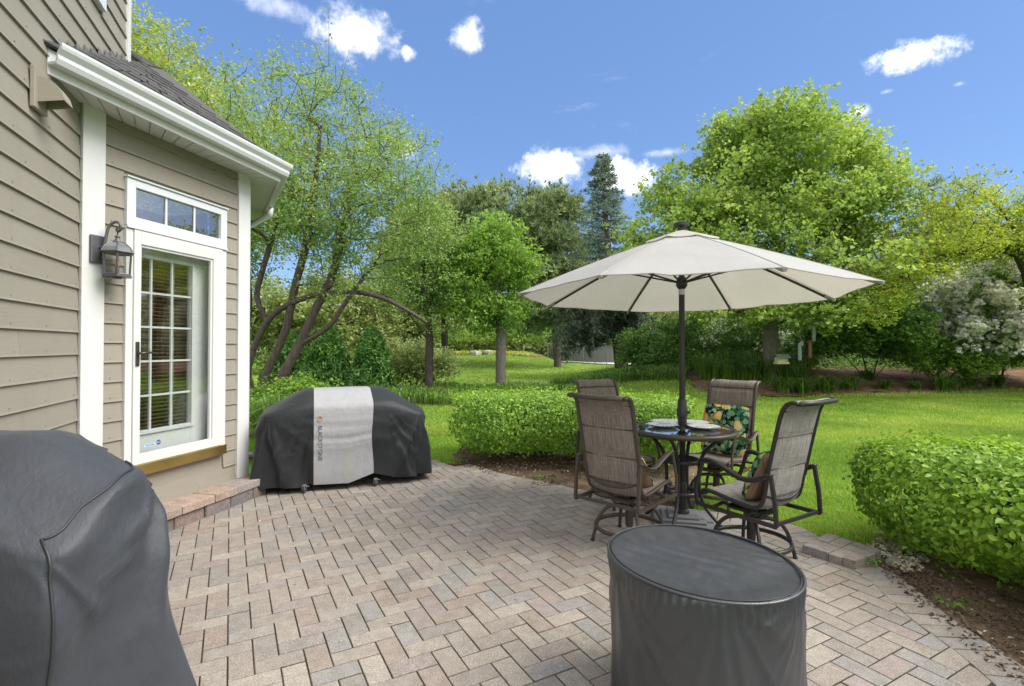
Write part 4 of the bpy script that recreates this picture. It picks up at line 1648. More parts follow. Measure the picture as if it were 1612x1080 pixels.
# umbrella
umb = thing('patio_umbrella', 'cream octagonal market umbrella on a dark pole through the glass table', 'umbrella', (TX, TY, 0))
UR, UZ, UA = 1.375, 1.868, 2.405
rot0 = .103
seg_t = 12
ribpts = {}


def rib(k, t):
    a = PI + rot0 + k * PI / 4
    r = UR * t
    z = UA + (UZ - UA) * (t * .86 + .14 * t * t) + (-.004 * UR * math.cos(a) - .024 * UR * math.sin(a)) * t
    return Vector((r * math.cos(a), r * math.sin(a), z))


def canopy_rows(t0, t1, dz=0.0, sag=.055, val=0.0, n=14):
    R = []
    for i in range(n + 1):
        t = t0 + (t1 - t0) * i / n
        row = []
        for k in range(8):
            a, b = rib(k, t), rib((k + 1) % 8, t)
            for j in range(10):
                u = j / 10
                p = a.lerp(b, u)
                s = 4 * u * (1 - u)
                p = p - Vector((p.x, p.y, 0)) * (sag * .55 * s * t) + Vector((0, 0, -sag * .25 * s * t))
                w = (float(fbm(np.array([p.x * 3, p.y * 3, 1.7]), 3)) - .5) * .05 * s * t + .006 * math.sin(t * 38 + 9 * math.sin(k * 2.1 + u * 3)) * s * t * float(vnoise(np.array([p.x * 2.5, p.y * 2.5, 4.0])))
                row.append(p + Vector((0, 0, dz + w - val * (s if i == n else 0))))
        R.append(row)
    return R


def dedupe(P):
    return P


can = MB().grid(canopy_rows(.05, 1.0, sag=.028), closed_u=True).build('canopy', M['canopy'], umb, smooth=False)
for p in can.data.polygons: p.use_smooth = True
hemb = MB().tube(canopy_rows(.05, 1.0, sag=.028)[-1], .004, 5, closed=True).build('hem', M['canopy'], umb)
MB().grid(canopy_rows(.02, .225, dz=.022, sag=.0, val=.014, n=6), closed_u=True).build('vent_cap', M['canopy'], umb, smooth=True)
for k in range(8):
    pts = [rib(k, t) - Vector((0, 0, .022)) for t in np.linspace(.06, .985, 9)]
    MB().tube(pts, .011, 6).build('rib', M['metal'], umb)
    e = rib(k, 1.0)
    MB().tube([rib(k, .93) - Vector((0, 0, .016)), rib(k, 1.0) - Vector((0, 0, .012))], .016, 6).build('rib_pocket', M['canopy'], umb)
    MB().tube([rib(k, t) + Vector((0, 0, .001)) for t in np.linspace(.06, 1.0, 9)], .0035, 5).build('panel_seam', M['canopy'], umb)
    # strut from the runner to the rib
    m_ = rib(k, .46) - Vector((0, 0, .03))
    st = Vector((.035 * math.cos(PI + rot0 + k * PI / 4), .035 * math.sin(PI + rot0 + k * PI / 4), 1.985))
    MB().tube([st, m_], .008, 6).build('strut', M['metal'], umb)
MB().lathe([(.02, .02), (.024, .04), (.024, 1.93), (.022, 1.94), (.022, 2.44)], (0, 0, 0), 20).build('pole', M['metal'], umb, smooth=True, autosmooth=40)
MB().lathe([(.028, 1.93), (.040, 1.945), (.046, 1.96), (.046, 1.995), (.036, 2.01), (.030, 2.03)], (0, 0, 0), 20).build('runner', M['metal'], umb, smooth=True, autosmooth=40)
MB().lathe([(.026, 1.88), (.0262, 1.925)], (0, 0, 0), 20).build('sleeve', M['chrome'], umb, smooth=True, autosmooth=40)
mb = MB().lathe([(.028, .79), (.036, .80), (.038, .86), (.043, .865), (.043, .93), (.038, .94), (.036, 1.0), (.030, 1.01), (.025, 1.015)], (0, 0, 0), 20)
mb.build('crank_housing', M['metal'], umb, smooth=True, autosmooth=40)
MB().tube([(.03, -.01, .90), (.062, -.02, .90)], .011, 8).build('crank_knob', M['metal'], umb, smooth=True)
MB().lathe([(.05, UA + .045), (.062, UA + .052), (.062, UA + .072), (.05, UA + .08), (.012, UA + .084)], (0, 0, 0), 24).build('finial', M['metal'], umb, smooth=True, autosmooth=40)
for (hw, z0, z1) in ((.235, .0, .028), (.17, .028, .046), (.12, .046, .066)):
    MB().box((0, 0, (z0 + z1) / 2), (hw * 2, hw * 2, z1 - z0), rz=PI / 4 + .55).build('base_plate', M['stone_grey'], umb, bevel=.006)
MB().lathe([(.055, .066), (.05, .09), (.036, .10), (.034, .30), (.028, .32)], (0, 0, 0), 20).build('base_socket', M['metal'], umb, smooth=True, autosmooth=40)


# swivel rocker chair
def make_chair(label, brown):
    t = thing('patio_chair', label, 'chair', group='sling swivel chairs round the glass table')
    fm = M['metal_brown'] if brown else M['metal']
    prof = catmull([(.275, .400), (.255, .428), (.18, .432), (0, .412), (-.155, .400), (-.228, .420), (-.262, .480), (-.290, .60),
                    (-.335, .78), (-.375, .93), (-.405, 1.03), (-.440, 1.085), (-.490, 1.105), (-.530, 1.100)], 5)
    pr = [(p.x, p.y) for p in prof]
    HW = .245
    for sx in (-1, 1):
        MB().tube([(sx * (HW + (.012 if z > .6 else 0)), y, z) for y, z in pr], .019, 8, flat=.75).build('side_rail', fm, t, smooth=True)
    # sling: padded, with sewn lines across the back
    nw = 12
    L = [0]
    for a, b in zip(pr, pr[1:]): L.append(L[-1] + math.dist(a, b))
    tot = L[-1]
    back0 = next(i for i, (y, z) in enumerate(pr) if z > .47 and y < -.2)

    def sling(i0, i1, name, seams):
        top, bot = [], []
        for i in range(i0, i1):
            y, z = pr[i]
            y2, z2 = pr[min(i + 1, len(pr) - 1)]
            y1, z1 = pr[max(i - 1, 0)]
            d = Vector((y2 - y1, z2 - z1)).normalized()
            n = Vector((-d.y, d.x)) * -1
            f = L[i] / tot
            puff = .021
            for s in seams: puff -= .020 * math.exp(-((f - s) / .012) ** 2)
            rt, rb = [], []
            for k in range(nw + 1):
                u = k / nw * 2 - 1
                e = (1 - u ** 8)
                sagv = -.016 * (1 - u * u)
                o = sagv + puff * e
                ob = sagv - puff * .55 * e
                w = (float(fbm(np.array([u * 2, f * 9, 5]), 2)) - .5) * .008
                rt.append((u * HW, y + n.x * (o + w), z + n.y * (o + w)))
                rb.append((u * HW, y + n.x * (ob + w), z + n.y * (ob + w)))
            top.append(rt)
            bot.append(rb)
        m = MB().grid(top)
        m.grid([r[::-1] for r in bot])
        return m.build(name, M['sling'] if brown else M['sling_grey'], t, smooth=True)

    sling(1, back0 + 2, 'seat_sling', ())
    sling(back0, len(pr) - 2, 'back_sling', (.60, .755, .885))
    for fs in (.60, .755, .885):
        i = min(range(len(pr)), key=lambda q: abs(L[q] / tot - fs))
        y, z = pr[i]
        for o_ in (-1, 1):
            MB().tube([(u * HW * .98, y - .010 * (1 - u * u) * 0 + o_ * .004 - .012 * (1 - u * u), z) for u in np.linspace(-1, 1, 9)], .0045, 5).build('sewn_seam', M['seam'], t)
    MB().tube([(-HW, pr[-1][0], pr[-1][1]), (0, pr[-1][0] + .01, pr[-1][1] - .006), (HW, pr[-1][0], pr[-1][1])], .016, 8).build('top_rail', fm, t, smooth=True)
    MB().tube([(-HW, .262, .408), (HW, .262, .408)], .013, 8).build('front_rail', fm, t, smooth=True)
    lowb = catmull([(-HW, -.262, .50), (-.12, -.285, .462), (0, -.29, .452), (.12, -.285, .462), (HW, -.262, .50)], 4)
    MB().tube(lowb, .012, 8).build('back_stretcher', fm, t, smooth=True)
    for sx in (-1, 1):
        x = sx * .292
        a_ = catmull([(.285, .335), (.300, .45), (.262, .55), (.235, .625), (.215, .652), (.15, .655), (.02, .622), (-.10, .585), (-.21, .592), (-.315, .632), (-.355, .640)], 4)
        MB().tube([(x, p.x, p.y) for p in a_], [.018] * len(a_), 8, flat=.62, up=(1, 0, 0)).build('arm', fm, t, smooth=True)
        pad = [(x, p.x, p.y + .010) for p in a_[14:]]
        mbp = MB()
        mbp.tube(pad, .026, 8, flat=.28, up=(0, 0, 1)).build('arm_pad', fm, t, smooth=True)
        MB().tube([(x, -.345, .635), (x, -.375, .48), (x, -.385, .335)], .019, 4, flat=.8, up=(1, 0, 0)).build('rear_post', fm, t)
        MB().tube([(x, .292, .335), (x, -.385, .335)], .018, 4, flat=.8, up=(1, 0, 0)).build('bottom_rail', fm, t)
        MB().tube([(x, -.30, .635), (sx * HW, -.292, .625)], .012, 6).build('arm_bracket', fm, t)
    MB().tube([(-.292, -.375, .345), (.292, -.375, .345)], .014, 4).build('cross_bar', fm, t)
    for y in (.14, -.12):
        MB().tube(catmull([(-.292, y, .335), (-.16, y, .352), (-.08, y, .325), (.08, y, .325), (.16, y, .352), (.292, y, .335)], 4), .013, 6).build('cross_bar', fm, t, smooth=True)
    mb = MB().box((0, .01, .312), (.16, .30, .02))
    mb.box((0, .10, .335), (.10, .03, .05)).box((0, -.09, .335), (.10, .03, .05))
    mb.build('rocker_plate', fm, t, bevel=.004)
    MB().lathe([(.03, .10), (.034, .12), (.034, .27), (.05, .285), (.05, .302)], (0, 0, 0), 16).build('swivel_post', fm, t, smooth=True, autosmooth=40)
    for k in range(4):
        a = PI / 4 + k * PI / 2
        c, s_ = math.cos(a), math.sin(a)
        pts = catmull([(.025, .25), (.10, .262), (.19, .245), (.255, .185), (.290, .105), (.318, .012)], 5)
        lg = MB().tube([(p.x * c, p.x * s_, p.y) for p in pts], .0145, 8).build('leg', fm, t, smooth=True)
        MB().lathe([(.018, 0), (.018, .012), (.014, .016)], (.319 * c, .319 * s_, 0), 10).build('foot_cap', M['piping'], lg, smooth=True)
    MB().tube([(.288 * math.cos(a), .288 * math.sin(a), .105) for a in np.linspace(0, 2 * PI, 48, endpoint=False)], .0155, 8, closed=True).build('foot_ring', fm, t, smooth=True)
    return t


CK = .87


def place(o, x, y, az):
    o.location = (x, y, 0)
    o.scale = (CK, CK, 1)
    o.rotation_euler = (0, 0, -math.radians(az))


ch_d = make_chair('dark framed sling chair turned side-on at the right with a lemon cushion leaning on it', False)
place(ch_d, 1.665, 3.60, -32)
ch_a = make_chair('brown sling chair with its padded back to us at the left of the table', True)
place(ch_a, .88, 3.88, 42)
ch_b = copy_tree(ch_a)
ch_b['label'] = 'sling chair half hidden behind the brown chair, next to the long hedge'
place(ch_b, 1.00, 4.82, 156)
ch_c = copy_tree(ch_a)
ch_c['label'] = 'sling chair facing us beyond the table, holding a square lemon print cushion'
place(ch_c, 1.90, 4.80, 226)


def cushion_mesh(w, h, th, n=18, sq=5.0):
    top, bot = [], []
    for i in range(n + 1):
        rt, rb = [], []
        for j in range(n + 1):
            u, v = j / n * 2 - 1, i / n * 2 - 1
            # round the corners
            x = u * w / 2 * (1 - .06 * v ** 6)
            z = v * h / 2 * (1 - .06 * u ** 6)
            e = max(0, (1 - abs(u) ** sq)) ** .5 * max(0, (1 - abs(v) ** sq)) ** .5
            d = th / 2 * e + (float(fbm(np.array([u * 2.5, v * 2.5, 9]), 2)) - .5) * .012 * e
            rt.append((x, -d, z))
            rb.append((x, d, z))
        top.append(rt)
        bot.append(rb)
    return top, bot


def cushion(label, w, h, th, chair, loc, tilt, yaw, back_mat, lean=0.0):
    az = chair.rotation_euler.z
    o = thing('cushion', label, 'cushion', group='lemon print cushions on the chairs')
    top, bot = cushion_mesh(w, h, th)
    # front faces +y of the chair (where a sitter would lean)
    MB().grid([[(x, -y, z) for x, y, z in r][::-1] for r in top]).build('printed_front', M['floral'], o, smooth=True)
    MB().grid([[(x, -y, z) for x, y, z in r] for r in bot]).build('cushion_back', back_mat, o, smooth=True)
    rimp = [top[0][j] for j in range(19)] + [top[i][18] for i in range(1, 19)] + [top[18][j] for j in range(17, -1, -1)] + [top[i][0] for i in range(17, 0, -1)]
    MB().tube([(x, -y, z) for x, y, z in rimp], .005, 6, closed=True).build('piping', M['floral'], o, smooth=True)
    m = chair.matrix_basis if False else Matrix.Translation(chair.location) @ chair.rotation_euler.to_matrix().to_4x4()
    o.matrix_world = m @ Matrix.Translation((loc[0] * CK, loc[1] * CK, loc[2])) @ Matrix.Rotation(yaw, 4, 'Z') @ Matrix.Rotation(tilt, 4, 'X') @ Matrix.Rotation(lean, 4, 'Y')
    return o


cushion('square lemon print seat cushion propped upright on the chair facing us', .43, .46, .075, ch_c, (.01, -.225, .655), math.radians(13), 0, M['floral'])
cushion('lemon print pillow with tan back leaning in the right-hand chair', .40, .36, .12, ch_d, (.0, -.135, .590), math.radians(22), math.radians(6), M['tan'])
cushion('small lemon print pillow mostly hidden behind the brown chair back', .40, .34, .12, ch_a, (.0, -.10, .545), math.radians(42), math.radians(4), M['tan'])


# ------------------------------------------------------------------ plants
def unit(v):
    return v / (np.linalg.norm(v, axis=-1, keepdims=True) + 1e-9)


def leaf_cards(rng, pos, size, aspect=.62, up=.5, fold=.18, droop=.0, aim=None):
    """pointed folded leaves: two triangles each; returns verts, tris"""
    n = len(pos)
    nrm = rng.normal(size=(n, 3))
    nrm[:, 2] = np.abs(nrm[:, 2]) + up
    nrm = unit(nrm)
    t = rng.normal(size=(n, 3))
    if aim is not None: t = t * .6 + aim
    t[:, 2] -= droop
    t = unit(t - nrm * (t * nrm).sum(1, keepdims=True))
    b = np.cross(nrm, t)
    s = (size * rng.uniform(.65, 1.3, n))[:, None]
    v = np.empty((n, 4, 3))
    v[:, 0] = pos - t * s * .5
    v[:, 1] = pos + b * s * aspect * .5 + nrm * s * fold - t * s * .08
    v[:, 2] = pos + t * s * .5 - nrm * s * .08
    v[:, 3] = pos - b * s * aspect * .5 + nrm * s * fold - t * s * .08
    base = np.arange(n)[:, None] * 4
    f = np.concatenate([base + [0, 2, 1], base + [0, 3, 2]], 1).reshape(-1, 3)
    return v.reshape(-1, 3), f


def leaf_hex(rng, pos, size, aspect=.6, out=None):
    """near leaves: a midrib and four faces each"""
    n = len(pos)
    nrm = rng.normal(size=(n, 3)) * .55
    if out is not None: nrm = nrm + out
    nrm[:, 2] += .35
    nrm = unit(nrm)
    t = rng.normal(size=(n, 3))
    t[:, 2] += .1
    if out is not None: t = t + out * .3
    t = unit(t - nrm * (t * nrm).sum(1, keepdims=True))
    b = np.cross(nrm, t)
    s = (size * rng.uniform(.6, 1.3, n))[:, None]
    w = s * aspect * .5
    f_ = s * .10
    v = np.empty((n, 6, 3))
    v[:, 0] = pos - t * s * .5
    v[:, 1] = pos - t * s * .18 + b * w + nrm * f_
    v[:, 2] = pos + t * s * .18 + b * w * .8 + nrm * f_
    v[:, 3] = pos + t * s * .5 - nrm * s * .08
    v[:, 4] = pos + t * s * .18 - b * w * .8 + nrm * f_
    v[:, 5] = pos - t * s * .18 - b * w + nrm * f_
    base = np.arange(n)[:, None] * 6
    f = np.concatenate([base + [0, 3, 2], base + [0, 2, 1], base + [0, 5, 4], base + [0, 4, 3]], 1).reshape(-1, 3)
    return v.reshape(-1, 3), f


def blades(rng, pos, hgt, width, lean=.5, seg=2, aimup=1.0):
    """arching grass or daylily blades; 2 triangles (seg 1 -> 1)"""
    n = len(pos)
    a = rng.uniform(0, 2 * PI, n)
    d = np.stack([np.cos(a), np.sin(a), np.zeros(n)], 1)
    side = np.stack([-np.sin(a), np.cos(a), np.zeros(n)], 1)
    h = (hgt * rng.uniform(.6, 1.25, n))[:, None]
    w = (width * rng.uniform(.7, 1.2, n))[:, None]
    ln = (lean * rng.uniform(.2, 1.2, n))[:, None]
    up = np.array([0, 0, 1.0])
    if seg == 1:
        v = np.empty((n, 3, 3))
        v[:, 0] = pos - side * w * .5
        v[:, 1] = pos + side * w * .5
        v[:, 2] = pos + d * h * ln + up * h
        f = np.arange(n * 3).reshape(n, 3)
        return v.reshape(-1, 3), f
    v = np.empty((n, 5, 3))
    mid = pos + d * h * ln * .45 + up * h * .78
    tip = pos + d * h * ln * 1.5 + up * h * (1.0 - .55 * ln)
    v[:, 0] = pos - side * w * .4
    v[:, 1] = pos + side * w * .4
    v[:, 2] = mid - side * w * .5
    v[:, 3] = mid + side * w * .5
    v[:, 4] = tip
    base = np.arange(n)[:, None] * 5
    f = np.concatenate([base + [0, 1, 3], base + [0, 3, 2], base + [2, 3, 4]], 1).reshape(-1, 3)
    return v.reshape(-1, 3), f


def ell_points(rng, ells, n, hollow=.35, gap=.0, gscale=.9, gseed=0.0):
    """points through a union of ellipsoids, thinned towards the middle and torn by noise"""
    E = np.array(ells, float)
    vol = E[:, 3] * E[:, 4] * E[:, 5]
    out = []
    tot = 0
    while tot < n:
        m = max(256, (n - tot) * 3)
        k = rng.choice(len(E), m, p=vol / vol.sum())
        d = unit(rng.normal(size=(m, 3)))
        r = rng.uniform(hollow ** 3, 1, m) ** (1 / 3)
        p = E[k, :3] + d * r[:, None] * E[k, 3:6]
        if gap > 0:
            q = fbm(p * gscale + 31 + gseed, 3)
            p = p[q > .30 + gap * .4]
        out.append(p)
        tot += len(p)
        if len(out) > 60: break
    return np.concatenate(out)[:n]


def grow(rng, limbs, targets, r_tip=.008, pipe=2.4, wiggle=.12, lift=.0):
    """connect twig targets to a seed skeleton of limbs; returns nodes, parent, radius"""
    nodes, parent = [], []
    for L in limbs:
        pts = [np.array(p, float) for p in catmull(L['pts'], 4)]
        pi = -1
        if L.get('from') is not None:
            d = [np.linalg.norm(np.array(q) - pts[0]) for q in nodes]
            pi = int(np.argmin(d)) if d else -1
        for p in pts:
            nodes.append(p)
            parent.append(pi)
            pi = len(nodes) - 1
    nodes = [np.array(q) for q in nodes]
    plen = []
    for i, p in enumerate(parent):
        plen.append(0 if p < 0 else plen[p] + np.linalg.norm(nodes[i] - nodes[p]))
    N = np.zeros((len(nodes) + len(targets) * 4 + 8, 3))
    PLn = np.zeros(len(N))
    N[:len(nodes)] = nodes
    PLn[:len(nodes)] = plen
    par = list(parent)
    cnt = len(nodes)
    seedN = np.array(nodes)
    d0 = np.min(np.linalg.norm(targets[:, None] - seedN[None], axis=2), 1)
    tips = []
    for ti in np.argsort(d0):
        t = targets[ti]
        dv = t - N[:cnt]
        dist = np.sqrt((dv ** 2).sum(1))
        cost = dist + .22 * PLn[:cnt] + .6 * np.maximum(0, -dv[:, 2])
        a = int(np.argmin(cost))
        L = dist[a]
        steps = max(1, min(3, int(L / .45)))
        p = a
        for s in range(1, steps + 1):
            u = s / steps
            q = N[a] + (t - N[a]) * u
            q = q + np.array([0, 0, lift * L * u * (1 - u)])
            if s < steps: q = q + rng.normal(size=3) * wiggle * L * .35
            N[cnt] = q
            PLn[cnt] = PLn[p] + np.linalg.norm(q - N[p])
            par.append(p)
            p = cnt
            cnt += 1
        tips.append(p)
    N = N[:cnt]
    rad = np.zeros(cnt)
    acc = np.zeros(cnt)
    kids = np.zeros(cnt, int)
    for i in range(cnt):
        if par[i] >= 0: kids[par[i]] += 1
    acc[kids == 0] = r_tip ** pipe
    for i in range(cnt - 1, -1, -1):
        pass
    order = np.argsort(-PLn[:cnt])
    for i in order:
        if par[i] >= 0: acc[par[i]] += acc[i]
    rad = np.maximum(acc, r_tip ** pipe) ** (1 / pipe)
    return N, par, rad, tips


def skeleton_mesh(name, N, par, rad, mat, parent, rmin=.0, base_flare=1.0, limit=None):
    """tapered tubes: thick wood as six-sided, twigs as three-sided; one mesh"""
    V, F = [], []
    b = 0
    up = np.array([0, 0, 1.0])
    for i, p in enumerate(par):
        if p < 0: continue
        r1, r0 = rad[i], min(rad[p], rad[i] * 1.6 + .004)
        if r1 < rmin: continue
        a, c = N[p], N[i]
        d = c - a
        l = np.linalg.norm(d)
        if l < 1e-5: continue
        d = d / l
        k = 8 if r1 > .05 else (5 if r1 > .018 else 3)
        s = np.cross(d, up if abs(d[2]) < .9 else np.array([1.0, 0, 0]))
        s /= np.linalg.norm(s)
        t = np.cross(d, s)
        an = np.arange(k) * 2 * PI / k
        ring = np.cos(an)[:, None] * s + np.sin(an)[:, None] * t
        V.append(a - d * r0 * .3 + ring * r0)
        V.append(c + d * r1 * .2 + ring * r1)
        for j in range(k):
            F.append((b + j, b + (j + 1) % k, b + k + (j + 1) % k))
            F.append((b + j, b + k + (j + 1) % k, b + k + j))
        b += 2 * k
    return np_mesh(name, np.concatenate(V), np.array(F), mat, parent, smooth=True)


def tree(name, label, cat, base, ells, limbs, bark, leafm, nt=300, nl=30000, lsize=.07, spread=.22, hollow=.35, gap=.3,
         r_tip=.006, pipe=2.3, seed=1, group=None, aspect=.62, up=.5, droop=.0, gscale=.9, lift=.05, trunk_r=None, shoots=0, crown='crown', flowers=None, rmin=0.0, rscale=1.0, clump=.36):
    rng = np.random.default_rng(seed)
    base = Vector(base)
    root = thing(name, label, cat, tuple(base), 0, group)
    b = np.array(base)
    E = [(e[0] - b[0], e[1] - b[1], e[2] - b[2], e[3], e[4], e[5]) for e in ells]
    targets = ell_points(rng, E, nt, hollow, gap, gscale, seed * 3.7)
    LM = [{'pts': [tuple(np.array(p, float) - b) for p in L['pts']], 'from': L.get('from')} for L in limbs]
    N, par, rad, tips = grow(rng, LM, targets, r_tip, pipe, lift=lift)
    if trunk_r:
        k = trunk_r / rad[0]
        rad = np.where(rad > r_tip * 2, rad * (1 + (k - 1) * np.clip((rad - r_tip * 2) / (rad[0] - r_tip * 2 + 1e-9), 0, 1) ** .7), rad)
        # root flare
        zz = N[:, 2]
        rad = rad * (1 + .45 * np.exp(-np.maximum(zz, 0) / .16) * (rad > trunk_r * .3))
    rad = np.where(rad > r_tip * 1.5, np.maximum(r_tip * 1.5, rad * rscale), rad)
    i0 = 0
    for L in limbs:
        m_ = (len(L['pts']) - 1) * 4 + 1
        if L.get('r'):
            for j in range(m_):
                rad[i0 + j] = max(rad[i0 + j], L['r'][0] + (L['r'][1] - L['r'][0]) * j / (m_ - 1))
        i0 += m_
    skeleton_mesh('trunk', N, par, rad, bark, root, rmin)
    # leaves sit round the tips and along the last twigs
    tipn = np.array(tips)
    ext = []
    if shoots:
        o = targets[rng.choice(len(targets), shoots, p=None)]
        hi = o[np.argsort(-o[:, 2])[:shoots]]
        for p in hi:
            L = rng.uniform(.35, 1.0)
            dd = unit(np.array([[rng.normal() * .35, rng.normal() * .35, 1.0]]))[0]
            ext.append((p, p + dd * L))
    per = max(1, int(nl / (len(tipn) + 1e-9)))
    src = N[tipn]
    prv = N[[par[i] for i in tipn]]
    u = rng.uniform(-.15, 1, (len(tipn), per, 1)) ** 1.0
    ctr = prv[:, None] + (src - prv)[:, None] * np.clip(u, 0, 1)
    nsub = max(2, per // 9)
    sub = rng.normal(size=(len(tipn), nsub, 3)) * spread * np.array([1.15, 1.15, .8])
    which = rng.integers(0, nsub, (len(tipn), per))
    off = np.take_along_axis(sub, which[..., None].repeat(3, 2), 1)
    off = off + rng.normal(size=(len(tipn), per, 3)) * spread * clump * np.array([1, 1, .55])
    P = (ctr + off).reshape(-1, 3)
    if ext:
        S = []
        V2, F2 = [], []
        sk = MB()
        for a, c in ext:
            m = 16
            uu = rng.uniform(0, 1, (m, 1))
            S.append(a + (c - a) * uu + rng.normal(size=(m, 3)) * .035)
            sk.tube([a, c], [.006, .002], 3)
        P = np.concatenate([P] + S)
        tag(sk.build('shoots', bark, root), kind='stuff')
    if flowers:
        nf, fm, fs, thr = flowers
    v, f = leaf_cards(rng, P, np.full(len(P), lsize), aspect, up, droop=droop)
    cr = np_mesh(crown, v, f, leafm, root)
    if flowers:
        q = fbm(P * 1.1 + 5, 3)
        okm = np.where(flowers[3](P, q))[0]
        pick = rng.choice(okm, min(len(okm), flowers[0]), replace=False)
        c = P[pick] * 1.0
        ce = np.mean([np.array(e[:3]) for e in E], 0)
        c = c + unit(c - ce) * .26 + np.array([0, -.16, .04])
        reps = 10
        Q = (c[:, None] + rng.normal(size=(len(c), reps, 3)) * .045).reshape(-1, 3)
        v, f = leaf_cards(rng, Q, np.full(len(Q), flowers[2]), .9, .6)
        np_mesh('blossom', v, f, flowers[1], root)
    return root


def gz(x, y):
    return float(ground_z(np.array([x]), np.array([y]))[0])


def on_ground(px, Y):
    x = (px - 806) / F_PX * Y
    return (x, Y, gz(x, Y))


def V3(px, py, Y):
    p = atY(px, py, Y)
    return (p.x, p.y, p.z)


def ell(px, py, Y, wpx, hpx, depth=None):
    """crown lump seen at px,py with half sizes in photograph pixels, at distance Y"""
    c = V3(px, py, Y)
    return (c[0], c[1], c[2], wpx / F_PX * Y, depth if depth else (wpx / F_PX * Y), hpx / F_PX * Y)


# beds of soil and mulch ------------------------------------------------
def fine_sheet(name, poly, step, lift, mat, rough):
    xs = [p[0] for p in poly]
    ys = [p[1] for p in poly]
    return sheet(name, min(xs) - step, max(xs) + step, min(ys) - step, max(ys) + step, step, lift, mat, poly, rough)


def v2(*pts):
    return [at(px, py).to_2d() for px, py in pts]


bed1 = [(p.x, p.y) for p in v2((722, 732), (790, 752), (850, 765), (920, 781), (985, 795), (1040, 804), (1090, 809))] + [(2.0, 5.5), (2.3, 6.4), (2.2, 8.0), (.2, 8.2), (-.7, 7.6), (-.80, 6.9)]
s1 = fine_sheet('hedge_bed', bed1, .05, .008, M['soil'], .028)
tag(s1, kind='structure')
bed2 = [(p.x, p.y) for p in v2((1350, 862), (1380, 890), (1400, 914), (1472, 980), (1570, 1054))] + [(1.95, 1.2), (1.6, .2), (3.6, .2), (4.2, 2.2), (3.9, 4.0), (2.98, 4.12), (2.74, 3.78)]
s2 = fine_sheet('hedge_bed', bed2, .04, .008, M['soil'], .030)
tag(s2, kind='structure')
mb_poly = [(p[0], p[1]) for p in [on_ground(1005, 17.5), on_ground(1085, 17.2)[:2] + (0,), on_ground(1090, 15.6), on_ground(1160, 14.6), on_ground(1250, 14.4), on_ground(1350, 14.9), on_ground(1500, 15.2), on_ground(1600, 15.6), on_ground(1800, 16)]] + [(30, 16), (30, 34), (8, 34), (5.5, 24)]
s3 = fine_sheet('mulch_bed', mb_poly, .22, .03, M['mulch'], .10)
tag(s3, kind='structure')
far_bed = [(p[0], p[1]) for p in [on_ground(675, 40), on_ground(845, 40), on_ground(880, 44), on_ground(820, 48), on_ground(700, 48)]]
s4 = fine_sheet('mulch_bed', far_bed, .3, .04, M['mulch'], .10)
tag(s4, kind='structure')
lily_bed = [on_ground(612, 13.1)[:2], on_ground(700, 12.7)[:2], on_ground(780, 13.2)[:2], on_ground(960, 15.2)[:2], on_ground(960, 16.6)[:2], on_ground(700, 16.8)[:2], on_ground(560, 15.0)[:2]]
s5 = fine_sheet('mulch_bed', lily_bed, .2, .022, M['mulch'], .05)
tag(s5, kind='structure')
road_poly = [(1.0, 48.5), (26, 50.5), (26, 57), (1.0, 55)]
s6 = sheet('road', 1, 26, 48, 57, 1.0, .10, M['road'], road_poly)
tag(s6, kind='structure')

